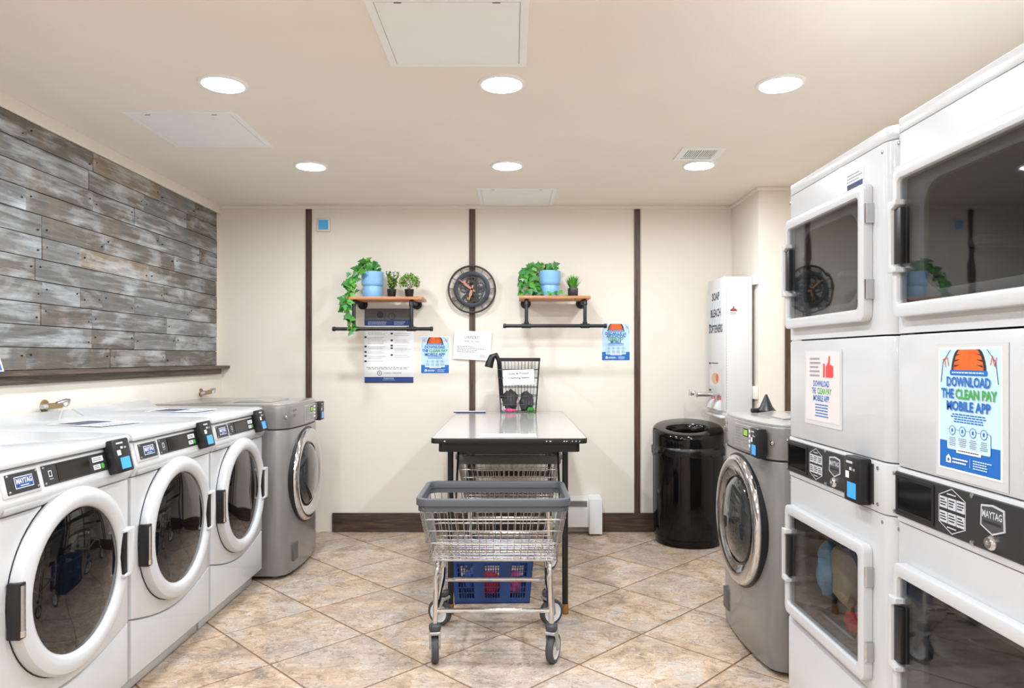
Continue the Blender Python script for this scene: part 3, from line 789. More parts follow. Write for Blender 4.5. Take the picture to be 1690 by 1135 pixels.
for y in (-0.725, 0.725):
    for x in (-0.296, 0.282):
        lg = MB().tube([(x, y, 0.05), (x, y, hz - 0.03)], 0.0150, 'black_paint', 12).build('leg', T)
        MB().lathe([(0.0, 0.0), (0.0165, 0.0), (0.0185, 0.008), (0.0165, 0.05), (0.0, 0.05)], 'brass_cap', 14, c=(x, y, 0)).build('foot_cap', lg)
    s = 1 if y < 0 else -1
    for x in (-0.27, 0.256): MB().tube([(x, y, 0.56), (x, y + s * 0.08, 0.66), (x, y + s * 0.22, hz - 0.04)], 0.006, 'black_paint', 8).build('brace', T)
MB().box(-0.296, 0.282, 0.715, 0.735, 0.445, 0.485, 'black_paint', 0.002).build('crossbar', T)

# ------------------------------------------------------------------ laundry carts
def cart(angles):
    t = thing('laundry_cart', '', 'laundry cart', group='wire laundry carts')
    X, Y, zt, zb = 0.327, 0.225, 0.700, 0.430
    rim = MB()
    rim.ring(rrect(-X, X, -Y, Y, 0.055, 6), rrect(-X + 0.024, X - 0.024, -Y + 0.024, Y - 0.024, 0.036, 6), 'z', zt, zt - 0.030, 'rim_grey', 0.006)
    rim.ring(rrect(-X + 0.008, X - 0.008, -Y + 0.008, Y - 0.008, 0.05, 6), rrect(-X + 0.018, X - 0.018, -Y + 0.018, Y - 0.018, 0.04, 6), 'z', zt - 0.055, zt - 0.028, 'rim_grey')
    rim.build('rim', t, 40)
    bk = MB(); wr = 0.0021
    def xy(z):
        f = (z - zb) / (zt - 0.05 - zb); return 0.272 + 0.038 * f, 0.165 + 0.044 * f
    for i in range(19):
        f = -0.94 + 1.88 * i / 18
        for s in (-1, 1):
            bx, by = xy(zb); tx, ty = xy(zt - 0.04)
            bk.tube([(f * tx, s * ty, zt - 0.04), (f * bx, s * by, zb)], wr, 'wire_chrome', 5)
    for i in range(12):
        f = -0.9 + 1.8 * i / 11
        for s in (-1, 1):
            bx, by = xy(zb); tx, ty = xy(zt - 0.04)
            bk.tube([(s * tx, f * ty, zt - 0.04), (s * bx, f * by, zb)], wr, 'wire_chrome', 5)
    for z, r in ((0.448, 0.0026), (0.505, 0.0036), (0.560, 0.0024), (0.610, 0.0036)):
        x, y = xy(z); bk.tube([(p[0], p[1], z) for p in rrect(-x - 0.002, x + 0.002, -y - 0.002, y + 0.002, 0.03, 3)], r, 'wire_chrome', 6, True)
    x, y = xy(zb); bk.tube([(p[0], p[1], zb) for p in rrect(-x, x, -y, y, 0.02, 3)], 0.0034, 'wire_chrome', 6, True)
    for i in range(19):
        f = -0.94 + 1.88 * i / 18; bk.tube([(f * x, -y, zb), (f * x, y, zb)], wr, 'wire_chrome', 5)
    for i in range(11):
        f = -0.9 + 1.8 * i / 10; bk.tube([(-x, f * y, zb + 0.004), (x, f * y, zb + 0.004)], wr, 'wire_chrome', 5)
    bk.build('wire_basket', t, 60)
    for q in (-0.13, 0.0, 0.13): MB().box(-0.262, 0.262, q - 0.014, q + 0.014, zb - 0.012, zb - 0.003, 'chrome', 0.002, 1).build('support_bar', t)
    fy, ry = -0.235 + 0.05, 0.24
    for s in (-1, 1):
        MB().tube([(s * 0.235, -0.10, zb - 0.016), (s * 0.236, -0.165, zb - 0.016), (s * 0.2375, -0.185, zb - 0.035), (s * 0.240, -0.19, 0.36), (s * 0.245, -0.195, 0.165)], 0.0115, 'chrome', 10).build('leg', t)
        MB().tube([(s * 0.235, 0.10, zb - 0.016), (s * 0.236, 0.160, zb - 0.016), (s * 0.238, 0.18, zb - 0.04), (s * 0.246, 0.225, 0.30), (s * 0.25, 0.235, 0.165)], 0.0115, 'chrome', 10).build('leg', t)
        MB().tube([(s * 0.243, -0.192, 0.226), (s * 0.238, -0.10, 0.236), (s * 0.24, 0.12, 0.262), (s * 0.247, 0.228, 0.285)], 0.009, 'chrome', 8).build('side_rail', t)
    MB().tube([(-0.243, -0.192, 0.2256), (0.243, -0.192, 0.2256)], 0.0095, 'chrome', 10).build('cross_rail', t)
    MB().tube([(-0.248, 0.231, 0.222), (0.248, 0.231, 0.222)], 0.0095, 'chrome', 10).build('cross_rail', t)
    for (x, y), an in zip(((-0.245, -0.195), (0.245, -0.195), (-0.25, 0.235), (0.25, 0.235)), angles):
        M = Matrix.Translation((x, y, 0)) @ Matrix.Rotation(math.radians(an), 4, 'Z')
        c = MB().lathe([(0.0, 0.172), (0.020, 0.172), (0.026, 0.165), (0.026, 0.150), (0.020, 0.143), (0, 0.143)], 'tyre_grey', 18, M)
        c = c.build('caster', t)
        fk = MB().box(-0.024, 0.024, -0.024, 0.024, 0.128, 0.1425, 'fork_grey', 0.003, 1, M)
        for s in (-1, 1): fk.prism([(-0.020, 0.136), (0.022, 0.136), (0.034, 0.060), (0.026, 0.050), (0.012, 0.056)], 'x', s * 0.020, s * 0.0235, 'fork_grey', 0, 1, M)
        fk.tube([(-0.025, 0.022, 0.0625), (0.025, 0.022, 0.0625)], 0.005, 'screw_steel', 8, False, M).build('fork', c, 30)
        MB().lathe([(0.046, -0.015), (0.057, -0.0155), (0.0625, -0.009), (0.0625, 0.009), (0.057, 0.0155), (0.046, 0.015)], 'tyre_grey', 28, M, 'x', (0, 0.022, 0.0625)).build('tyre', c, 50)
        MB().lathe([(0.0, -0.017), (0.012, -0.017), (0.014, -0.012), (0.040, -0.011), (0.0465, -0.015), (0.0465, 0.015), (0.040, 0.011), (0.014, 0.012), (0.012, 0.017), (0, 0.017)], 'hub_white', 24, M, 'x', (0, 0.022, 0.0625)).build('hub', c, 40)
    return t
c0 = cart([8, -22, 62, -58])
c0.location = (-0.079, 3.155, 0); c0['label'] = 'chrome wire laundry cart in front of the table'
c1 = cart([30, -35, 40, -20])
c1.location = (-0.020, 4.475, 0); c1['label'] = 'chrome wire laundry cart parked under the table'
MB().box(0.252, 0.262, -0.222, -0.214, 0.20, 0.33, 'yellow', 0.001, 1).build('yellow_tag', c1)

# ------------------------------------------------------------------ blue basket on the floor with clothes
BK = thing('plastic_basket', 'blue plastic laundry basket on the floor under the table', 'laundry basket', (-0.108, 3.83, 0), 0.03)
bh, bx, by = 0.255, 0.218, 0.155
def taper(b):
    for v in b.v: k = 0.90 + 0.10 * v.z / bh; v.x *= k; v.y *= k
    return b
def wall_bits(b, L, dist, axis):
    def put(u0, u1, z0, z1, th=0.004, m='basket_blue'):
        for s in (-1, 1):
            lo, hi = sorted((s * dist, s * (dist - th)))
            if axis == 'y': b.box(u0, u1, lo, hi, z0, z1, m)
            else: b.box(lo, hi, u0, u1, z0, z1, m)
    put(-L, L, 0, 0.030); put(-L, L, 0.115, 0.145); put(-L, L, 0.215, bh)
    n = 3 if axis == 'y' else 2; ww = 0.085 if axis == 'y' else 0.08
    cs = [(-L + 2 * L * (i + 0.5) / n) for i in range(n)]
    ed = [-L] + [v for c in cs for v in (c - ww / 2, c + ww / 2)] + [L]
    for i in range(0, len(ed), 2):
        put(ed[i], ed[i + 1], 0.030, 0.115); put(ed[i], ed[i + 1], 0.145, 0.215)
    for c in cs:
        for k in range(1, 6): u = c - ww / 2 + ww * k / 6; put(u - 0.0016, u + 0.0016, 0.030, 0.215, 0.0035)
        for z in (0.058, 0.087, 0.168, 0.192): put(c - ww / 2, c + ww / 2, z - 0.0016, z + 0.0016, 0.003)
wbm = MB(); wall_bits(wbm, bx, by, 'y'); wall_bits(wbm, by, bx, 'x')
taper(wbm).build('lattice_wall', BK, 0)
taper(MB().box(-bx, bx, -by, by, 0.0, 0.006, 'basket_blue')).build('base', BK, 0)
MB().ring(rrect(-bx - 0.012, bx + 0.012, -by - 0.012, by + 0.012, 0.03), rrect(-bx + 0.002, bx - 0.002, -by + 0.002, by - 0.002, 0.02), 'z', bh - 0.004, bh + 0.008, 'basket_blue', 0.002).build('rim', BK, 40)
tag(blob('cloth_red', (-0.115, 3.775, 0.080), (0.055, 0.05, 0.062), 3, 0.25, 2).build('red_garment'), 'red garment showing through the blue plastic basket', 'clothing', 'clothes in the blue basket')
tag(blob('cloth_navy', (-0.232, 3.83, 0.07), (0.038, 0.08, 0.05), 5, 0.25, 2).build('blue_garment'), 'blue garment in the blue basket beside the left table leg', 'clothing', 'clothes in the blue basket')
tag(blob('cloth_pink', (0.005, 3.80, 0.075), (0.045, 0.07, 0.06), 9, 0.25, 2).build('pink_garment'), 'pink garment in the blue basket right of the red one', 'clothing', 'clothes in the blue basket')

# ------------------------------------------------------------------ lost and found basket on the table
LB = thing('wire_bin', 'black wire lost and found bin standing on the table', 'basket', (0.045, 5.02, hz))
th, tx, ty, qx, qy = 0.388, 0.150, 0.095, 0.125, 0.08
def lx(z): f = z / th; return qx + (tx - qx) * f, qy + (ty - qy) * f
b = MB()
for i in range(13):
    f = -0.97 + 1.94 * i / 12
    for s in (-1, 1): b.tube([(f * qx, s * qy, 0.004), (f * tx, s * ty, th - 0.02)], 0.0011, 'black_paint', 4)
for i in range(7):
    f = -0.9 + 1.8 * i / 6
    for s in (-1, 1): b.tube([(s * qx, f * qy, 0.004), (s * tx, f * ty, th - 0.02)], 0.0011, 'black_paint', 4)
for z in (0.004, 0.06, 0.12, 0.18, 0.245, 0.305):
    x, y = lx(z); b.tube([(-x, -y, z), (x, -y, z), (x, y, z), (-x, y, z)], 0.0022, 'black_paint', 5, True)
for i in range(12): f = -0.9 + 1.8 * i / 11; b.tube([(f * qx, -qy, 0.003), (f * qx, qy, 0.003)], 0.0012, 'black_paint', 4)
b.build('wire_mesh', LB, 60)
MB().ring(rrect(-tx - 0.004, tx + 0.004, -ty - 0.004, ty + 0.004, 0.01, 2), rrect(-tx + 0.004, tx - 0.004, -ty + 0.004, ty - 0.004, 0.006, 2), 'z', th - 0.024, th, 'black_paint').build('rim', LB, 40)
sg = MB().box(-0.098, 0.118, -0.0005, 0.0005, 0.20, 0.305, 'paper')
sg.y = -0.001; sg.text('Lost & Found', 0.01, 0.273, 0.014, 'ink', 0.135, wt=0.02); sg.text('Clothing Items', 0.01, 0.243, 0.014, 'ink', 0.145, wt=0.02); sg.bars(-0.06, 0.08, 0.226, 0.234, 1, 'ink_light', 0.1)
sg.v = [Matrix.Translation((0, -ty - 0.001, 0)) @ Matrix.Rotation(-0.03, 4, 'Y') @ v for v in sg.v]
S_ = sg.build('paper_sign', None, 0); S_.location = LB.location
tag(S_, 'white lost and found sign clipped to the black wire bin', 'sign')
for nm, m, c, s_, sd, lab in (('grey_garment', 'cloth_grey', (-0.057, 0.0, 0.088), (0.050, 0.046, 0.070), 1, 'crumpled dark grey garment in the left of the wire bin'), ('grey_garment', 'cloth_grey', (0.060, 0.0, 0.080), (0.048, 0.046, 0.064), 4, 'smooth dark grey garment in the right of the wire bin'),
        ('pink_garment', 'cloth_pink', (-0.060, -0.062, 0.020), (0.036, 0.010, 0.014), 6, 'pink strap at the bottom of the wire bin'), ('green_garment', 'cloth_green', (0.085, -0.060, 0.024), (0.028, 0.011, 0.018), 8, 'green cloth at the bottom right of the wire bin'), ('white_garment', 'cloth_white', (-0.103, -0.055, 0.028), (0.010, 0.010, 0.020), 2, 'white scrap at the bottom left of the wire bin')):
    o = blob(m, c, s_, sd, 0.35, 2.2, 3 if sd in (1, 4) else 2).build(nm); o.location = LB.location; tag(o, lab, 'clothing', 'lost clothes in the wire bin')
slv = MB().tube([(-0.128, -0.02, 0.10), (-0.140, -0.025, 0.25), (-0.150, -0.03, 0.37), (-0.168, -0.04, 0.404), (-0.190, -0.045, 0.392), (-0.207, -0.05, 0.350), (-0.212, -0.05, 0.318)], [0.014, 0.014, 0.018, 0.022, 0.026, 0.030, 0.032], 'cloth_grey', 12)
slv = MB().tube([(-0.116, -0.02, 0.10), (-0.128, -0.025, 0.25), (-0.138, -0.03, 0.37), (-0.160, -0.04, 0.408), (-0.186, -0.045, 0.395), (-0.203, -0.05, 0.352), (-0.210, -0.05, 0.322)], [0.012, 0.013, 0.016, 0.020, 0.025, 0.029, 0.031], 'black_paint', 12).build('jacket_sleeve'); slv.location = LB.location
tag(slv, 'black sleeve hanging over the rim of the wire bin', 'clothing')

# ------------------------------------------------------------------ bin
TB = thing('waste_bin', 'tall round black waste bin with open domed lid', 'waste bin', (1.238, 4.952, 0))
MB().lathe([(0.0, 0.0), (0.222, 0.0), (0.226, 0.012), (0.226, 0.045), (0.240, 0.058), (0.243, 0.30), (0.243, 0.655), (0.236, 0.655), (0.0, 0.62)], 'black_gloss', 56).build('body', TB, 40)
vs = []; fs = []; nn = 96
for k, (r0, z0, am) in enumerate(((0.2445, 0.676, 0.0), (0.249, 0.668, 0.002), (0.252, 0.655, 0.006), (0.250, 0.638, 0.012), (0.2455, 0.618, 0.016))):
    for j in range(nn):
        q = 2 * PI * j / nn; n1 = noise.noise(Vector((math.cos(q) * 6, math.sin(q) * 6, k * 0.5)))
        r = r0 + abs(n1) * am; vs.append((r * math.cos(q), r * math.sin(q), z0 + (n1 * 0.022 if k > 1 else 0)))
for k in range(4):
    for j in range(nn): fs.append((k * nn + j, (k + 1) * nn + j, (k + 1) * nn + (j + 1) % nn, k * nn + (j + 1) % nn))
MB().add(vs, fs, 'bin_liner').build('liner', TB, 60)
blob('bin_liner', (-0.222, -0.135, 0.655), (0.034, 0.035, 0.020), 12, 0.4, 3, 2).build('liner_knot', TB)
n = 64; outer = circle(0, 0, 1, n); vs = []; fs = []
def top(x, y): return 0.806 + 0.17 * y + 0.03 * x
for r, dz in ((0.2435, None), (0.2440, -0.030), (0.2405, -0.014), (0.232, -0.004), (0.218, 0.0)):
    for u, w_ in outer: x, y = u * r, w_ * r; vs.append((x, y, 0.662 if dz is None else top(x, y) + dz))
for f_, dz in ((1.0, -0.002), (0.95, -0.010), (0.93, -0.05), (0.92, -0.12)):
    for u, w_ in outer:
        x, y = -0.012 + u * 0.152 * f_, -0.045 + w_ * 0.118 * f_ + 0.02 * (u * u) * f_
        vs.append((x, y, top(x, y) + dz))
for k in range(8):
    for j in range(n): fs.append((k * n + j, k * n + (j + 1) % n, (k + 1) * n + (j + 1) % n, (k + 1) * n + j))
MB().add(vs, fs, 'black_gloss').build('lid', TB, 40)

# ------------------------------------------------------------------ soap dispenser on the wall projection
SD = thing('soap_dispenser', 'tall white soap vending box on the wall above the bin', 'soap dispenser', (1.42, 4.895, 0), -PI / 2)
W2 = 0.195
MB().box(-W2, W2, 0.012, 0.185, 0.90, 1.832, 'enamel_warm', 0.003).build('cabinet', SD, 40)
MB().box(-W2, W2, 0.0, 0.0105, 0.93, 1.836, 'enamel_warm', 0.003).build('front_door', SD, 40)
b = MB()
for k in range(46): b.lathe([(0.0022, 0), (0.0018, 0.001), (0, 0.0012)], 'ink_grey', 6, Matrix.Translation((W2, 0.017, 0.95 + k * 0.019)) @ Matrix.Rotation(PI / 2, 4, 'Z'), 'y')
b.build('hinge_rivets', SD)
fd = SD
b = MB(); b.y = -0.0006
for z, tx_ in ((1.69, 'SOAP'), (1.575, 'BLEACH'), (1.465, 'SOFTENERS')):
    b.text(tx_, -0.01, z, 0.052, 'p_deep', 0.18 if tx_ == 'SOAP' else (0.24 if tx_ == 'BLEACH' else 0.32), wt=0.03)
for z in (1.655, 1.545):
    for k in range(4): x = -0.12 + k * 0.06; b.face([(x, z - 0.03), (x + 0.02, z - 0.03), (x + 0.045, z + 0.022), (x + 0.025, z + 0.022)], 'p_sky')
b.bars(-0.10, 0.06, 1.245, 1.258, 1, 'ink', 0.1)
b.rect(-0.15, 0.13, 1.09, 1.21, 'paper_pink', 0.0002); b.face(circle(-0.02, 1.145, 0.09, 20, 0.04), 'cloth_beige', 0.0004); b.face(circle(0.03, 1.15, 0.03, 14, 0.03), 'p_orange', 0.0006)
b.rect(-0.12, -0.02, 0.985, 1.03, 'p_red'); b.rect(0.02, 0.12, 0.985, 1.03, 'p_red'); b.bars(-0.11, -0.03, 0.99, 1.026, 3, 'paper', 0.2, 0.0003); b.bars(0.03, 0.11, 0.99, 1.026, 3, 'paper', 0.2, 0.0003)
b.build('printed_label', SD, 0)
b = MB(); Ms = Matrix.Rotation(PI / 2, 4, 'Z')
b.y = -W2 - 0.0006
b.face([(0.035, 1.60), (0.085, 1.60), (0.08, 1.613), (0.06, 1.624), (0.04, 1.613)], 'maker_red'); b.face(circle(0.06, 1.628, 0.005, 10), 'ink'); b.bars(0.038, 0.082, 1.578, 1.594, 2, 'maker_red', 0.2)
b.v = [Ms @ v for v in b.v]; b.build('maker_mark', SD, 0)
for x, zz in ((-0.14, 1.52), (-0.14, 1.25), (-0.14, 1.06)): MB().lathe([(0.007, 0), (0.006, 0.008), (0, 0.009)], 'seam_dark', 12, axis='y', c=(x, 0, zz)).build('lock', SD)
for x in (-0.085, 0.07):
    MB().box(x - 0.026, x + 0.026, -0.155, 0.0, 0.995 + 0.03, 1.018 + 0.03, 'chrome', 0.004).box(x - 0.03, x + 0.03, -0.165, -0.15, 0.99 + 0.03, 1.035 + 0.03, 'chrome', 0.004).build('coin_slide', SD)
    MB().prism([(0.0, 1.0), (-0.02, 0.985), (-0.035, 0.94), (-0.02, 0.93), (0.0, 0.93)], 'x', x - 0.05, x + 0.05, 'enamel_warm', 0.004).build('chute', SD)
MB().box(-W2, W2, -0.03, 0.15, 0.884, 0.899, 'enamel_warm', 0.004).build('tray', SD)
for z0, z1, nm in ((1.775, 1.84, 0), (1.015, 1.10, 1)): 
    MB().box(W2 - 0.02, 0.245, 0.186, 0.2095, z0, z1, 'crown_cream', 0.003).build('mounting_cleat', SD)

# ------------------------------------------------------------------ heater, thermostat, valves
HT = thing('wall_heater', 'low white wall heater with a dark grille beside the table leg', 'heater', (0.46, 5.218, 0))
MB().prism([(0, 0.035), (-0.11, 0.060), (-0.115, 0.20), (-0.105, 0.252), (-0.05, 0.270), (0, 0.270)], 'x', -0.19, 0.10, 'heater_white', 0.004).build('body', HT, 30)
MB().prism([(0, 0.012), (-0.125, 0.012), (-0.13, 0.20), (-0.118, 0.262), (-0.05, 0.275), (0, 0.275)], 'x', 0.098, 0.195, 'heater_white', 0.006).build('end_cap', HT, 30)
MB().box(-0.17, 0.085, -0.113, -0.09, 0.205, 0.248, 'seam_dark').build('grille_recess', HT, 0)
for k in range(5): MB().box(-0.17, 0.085, -0.118, -0.108, 0.209 + k * 0.0085, 0.2125 + k * 0.0085, 'pocket_grey').build('grille_slat', HT, 0)
MB().box(0.14, 0.175, -0.10, -0.04, 0.0, 0.014, 'seam_dark').build('foot', HT, 0)
TH = thing('thermostat', 'small square thermostat with a blue face high on the wall', 'thermostat', (-1.394, YB, 2.272))
MB().box(-0.049, 0.049, -0.022, 0, -0.05, 0.05, 'enamel_warm', 0.008).build('housing', TH)
b = MB(); b.y = -0.0226; b.rect(-0.036, 0.036, -0.036, 0.036, 'therm_blue'); b.build('blue_face', TH, 0)
def valve(y, z, label):
    t = thing('water_valve', label, 'valve', (-2.155, y, z), group='water valves above the washers')
    MB().lathe([(0.03, 0), (0.028, 0.006), (0.012, 0.008), (0.012, 0.05)], 'brass', 18, axis='x').build('stub', t)
    MB().tube([(0.045, -0.05, 0.0), (0.045, 0.05, 0.0)], 0.014, 'brass', 12).tube([(0.045, -0.05, 0), (0.045, -0.085, 0.0)], 0.010, 'pocket_grey', 10).build('tap_body', t)
    MB().tube([(0.045, 0.02, 0.01), (0.06, 0.06, 0.02), (0.062, 0.085, 0.02)], 0.008, 'screw_steel', 10).lathe([(0.018, -0.01), (0.02, 0.0), (0.018, 0.01)], 'chrome', 16, Matrix.Translation((0.05, 0.075, 0.01)), 'y').build('handle', t)
valve(4.87, 1.048, 'water valve on the wall above the grey washer')
valve(3.24, 1.068, 'brass water valve on the wall above the white washers')

# ------------------------------------------------------------------ shelves with pipe brackets
def shelf(px0, px1, bx0, bx1, fl, zt, zbar, label):
    t = thing('pipe_shelf', label, 'shelf', ((px0 + px1) / 2, YB, 0), group='pipe shelves on the back wall')
    ox = (px0 + px1) / 2; yb = -0.295
    MB().box(px0 - ox, px1 - ox, -0.315, -0.05, zt - 0.020, zt, 'shelf_wood', 0.003).build('board', t, 40)
    R_ = 0.0125; zp = zt - 0.034
    for x in fl:
        x -= ox
        MB().lathe([(0.0, 0.018), (0.024, 0.018), (0.025, 0.010), (0.036, 0.009), (0.038, 0.003), (0.0, 0.003)], 'black_paint', 24, axis='y', c=(x, 0, zp + 0.002)).build('flange', t)
        MB().tube([(x, -0.01, zp), (x, yb + 0.02, zp), (x, yb + 0.006, zp - 0.006), (x, yb, zp - 0.02), (x, yb, zbar)], R_, 'black_paint', 12).tube([(x, yb + 0.012, zp), (x, yb + 0.004, zp - 0.008), (x, yb, zp - 0.03)], 0.0165, 'black_paint', 12).build('bracket_pipe', t, 50)
        MB().tube([(x - 0.032, yb, zbar), (x + 0.032, yb, zbar)], 0.0165, 'black_paint', 12).tube([(x, yb, zbar), (x, yb, zbar + 0.03)], 0.0165, 'black_paint', 12).build('tee_fitting', t, 50)
    MB().tube([(bx0 - ox, yb, zbar), (bx1 - ox, yb, zbar)], R_, 'black_paint', 12).tube([(bx0 - ox, yb, zbar), (bx0 - ox + 0.02, yb, zbar)], 0.016, 'black_paint', 12).tube([(bx1 - ox - 0.02, yb, zbar), (bx1 - ox, yb, zbar)], 0.016, 'black_paint', 12).build('hanging_bar', t, 50)
shelf(-1.145, -0.627, -1.256, -0.554, (-1.107, -0.705), 1.716, 1.491, 'wooden pipe shelf holding three plants, left of the clock')
shelf(0.050, 0.549, -0.062, 0.664, (0.101, 0.511), 1.722, 1.512, 'wooden pipe shelf holding two plants, right of the clock')

# ------------------------------------------------------------------ plants
leaf_pts = [(0, 0), (0.22, -0.12), (0.30, 0.10), (0.52, 0.22), (0.28, 0.42), (0.24, 0.62), (0, 1.0), (-0.24, 0.62), (-0.28, 0.42), (-0.52, 0.22), (-0.30, 0.10), (-0.22, -0.12)]
def leaf_mesh(m):
    vs = [(x, y, 0.10 * abs(x) - 0.12 * (y - 0.4) ** 2) for x, y in leaf_pts] + [(0, 0.40, -0.03)]
    b = MB(); b.add(vs, [(i, (i + 1) % 12, 12) for i in range(12)], m)
    b.add([(x, y, z - 0.01) for x, y, z in vs], [((i + 1) % 12, i, 12) for i in range(12)], m)
    o = b.build('leaf', None, 60); me = o.data; bpy.data.objects.remove(o); return me
LM = [leaf_mesh('leaf_ivy'), leaf_mesh('leaf_ivy'), leaf_mesh('leaf_ivy_light')]
def put_leaf(t, p, size, face=None):
    o = link('leaf', random.choice(LM), t)
    n_ = Vector((random.uniform(-0.7, 0.7), -1.0, random.uniform(-0.1, 0.9))).normalized()
    tip = Vector((random.uniform(-0.8, 0.8), 0, random.uniform(-1.0, 0.15))); tip = (tip - n_ * tip.dot(n_)).normalized()
    xa = tip.cross(n_)
    R3 = Matrix((xa, tip, n_)).transposed().to_4x4()
    o.matrix_local = Matrix.Translation(p - t.location) @ R3 @ Matrix.Scale(size, 4)
def blue_pot(t):
    MB().lathe([(0.0, 0.0), (0.066, 0.0), (0.069, 0.004), (0.069, 0.070), (0.066, 0.078), (0.066, 0.082), (0.076, 0.092), (0.079, 0.105), (0.079, 0.186), (0.075, 0.188), (0.072, 0.180), (0.070, 0.165), (0.0, 0.165)], 'pot_blue', 40).build('pot', t, 40)
    MB().lathe([(0.0, 0.170), (0.0715, 0.168)], 'soil', 24).build('soil', t)
def px(crop_o, cx, cy, Y): return at(crop_o[0] + cx / 3.783, crop_o[1] + cy / 3.783, Y)
o1 = (530, 400)
I1 = thing('trailing_ivy', 'ivy in a blue pot trailing far below the shelf end', 'potted plant', (-1.00, 5.045, 1.716), group='ivies in blue pots')
blue_pot(I1)
path = [(340, 165, 5.03), (300, 120, 5.02), (262, 150, 5.0), (225, 178, 4.98), (200, 215, 4.96), (195, 255, 4.95), (178, 300, 4.93), (160, 345, 4.90), (158, 390, 4.89), (150, 430, 4.89), (178, 470, 4.89), (190, 520, 4.885), (193, 570, 4.885)]
MB().tube([px(o1, *p) - I1.location for p in path], 0.0025, 'stem_tan', 6).tube([px(o1, 300, 170, 5.03) - I1.location, px(o1, 235, 180, 4.97) - I1.location, px(o1, 205, 240, 4.95) - I1.location, px(o1, 185, 300, 4.92) - I1.location], 0.003, 'stem_tan', 6).build('stem', I1)
for i in range(len(path) - 1):
    a_, b_ = path[i], path[i + 1]; wid = 34 if i < 3 else (36 if i < 7 else (26 if i < 10 else 12))
    for k in range(7 if i < 8 else 4):
        f = random.random()
        put_leaf(I1, px(o1, a_[0] + (b_[0] - a_[0]) * f + random.uniform(-wid, wid), a_[1] + (b_[1] - a_[1]) * f + random.uniform(-14, 14), a_[2] + random.uniform(-0.03, 0.02)), random.uniform(0.040, 0.064) * (1 if i < 10 else 0.75))
for k in range(16): put_leaf(I1, px(o1, random.uniform(262, 375), random.uniform(118, 172), random.uniform(5.0, 5.09)), random.uniform(0.036, 0.058))
o2 = (800, 400)
I2 = thing('trailing_ivy', 'bushy ivy in a blue pot resting on the right shelf', 'potted plant', (at(907, 489, 5.04).x, 5.045, 1.722), group='ivies in blue pots')
blue_pot(I2)
st = MB()
for k in range(5):
    e = px(o2, random.uniform(235, 300), random.uniform(180, 300), 5.0) - I2.location
    st.tube([Vector((0, 0, 0.17)), Vector((-0.03, -0.01, 0.24)), Vector((e.x * 0.7, e.y, e.z + 0.05)), e], 0.002, 'stem_tan', 5)
st.build('stem', I2)
for k in range(64): put_leaf(I2, px(o2, random.uniform(228, 345), random.uniform(165, 318), random.uniform(4.94, 5.08)), random.uniform(0.042, 0.066))
for k in range(30): put_leaf(I2, px(o2, random.uniform(262, 455), random.uniform(128, 170), random.uniform(4.98, 5.10)), random.uniform(0.036, 0.058))
for cx_, cy_ in ((400, 305), (425, 312), (440, 305), (482, 302), (505, 325), (560, 335), (415, 322)): put_leaf(I2, px(o2, cx_, cy_, 4.925), 0.036)
def small_pot(t, r=0.034, h=0.062, square=False):
    if square: MB().prism(rrect(-r, r, -r, r, 0.008), 'z', 0, h, 'black_plastic', 0.003).build('pot', t)
    else: MB().lathe([(0.0, 0.0), (r * 0.74, 0.0), (r * 0.78, 0.003), (r, h), (r * 0.92, h), (r * 0.9, h - 0.006), (0, h - 0.006)], 'black_plastic', 28).build('pot', t)
    MB().lathe([(0.0, h - 0.004), (r * 0.88, h - 0.0045)], 'soil', 16).build('soil', t)
def leaflet(b, p, d_, ln, wd, m):
    d_ = d_.normalized(); s = d_.cross(Vector((random.uniform(-1, 1), random.uniform(-1, 1), random.uniform(-1, 1)))).normalized() * wd; k = d_.cross(s).normalized() * wd * 0.25
    b.add([p, p + d_ * ln * 0.5 + s + k, p + d_ * ln, p + d_ * ln * 0.5 - s + k], [(0, 1, 2), (0, 2, 3)], m)
P1 = thing('potted_sprig', 'small upright dark green plant in a round black pot', 'potted plant', (at(646.5, 489, 5.03).x, 5.03, 1.716))
small_pot(P1)
b = MB(); sm = MB()
for k in range(17):
    an = random.uniform(0, 2 * PI); q = random.uniform(0.01, 0.055); tip = Vector((q * math.cos(an), q * math.sin(an), random.uniform(0.13, 0.205))); bs = Vector((q * 0.3 * math.cos(an), q * 0.3 * math.sin(an), 0.055))
    sm.tube([bs, (bs + tip) / 2 + Vector((0, 0, 0.01)), tip], 0.001, 'leaf_dark', 4)
    for j in range(26):
        f = random.uniform(0.15, 1); p = bs + (tip - bs) * f
        leaflet(b, p, Vector((random.uniform(-1, 1), random.uniform(-1, 1), random.uniform(-0.2, 0.9))), random.uniform(0.012, 0.019), 0.0055, random.choice(['leaf_dark', 'leaf_dark', 'leaf_lime']))
sm.build('stem', P1); b.build('foliage', P1)
P2 = thing('potted_shrub', 'small round lime green shrub in a black pot', 'potted plant', (at(675.5, 489, 5.03).x, 5.03, 1.716))
small_pot(P2)
b = MB()
for k in range(620):
    an = random.uniform(0, 2 * PI); ph = math.acos(random.uniform(-0.55, 1)); r = random.uniform(0.55, 1.0)
    dv = Vector((math.sin(ph) * math.cos(an), math.sin(ph) * math.sin(an), math.cos(ph)))
    p = Vector((0, 0, 0.110)) + Vector((dv.x * 0.070, dv.y * 0.066, dv.z * 0.062)) * r
    leaflet(b, p, dv + Vector((random.uniform(-.7, .7), random.uniform(-.7, .7), random.uniform(-.3, .8))), random.uniform(0.012, 0.020), 0.005, random.choice(['leaf_lime', 'leaf_lime', 'leaf_ivy_light', 'leaf_dark']))
b.build('foliage', P2)
sm = MB()
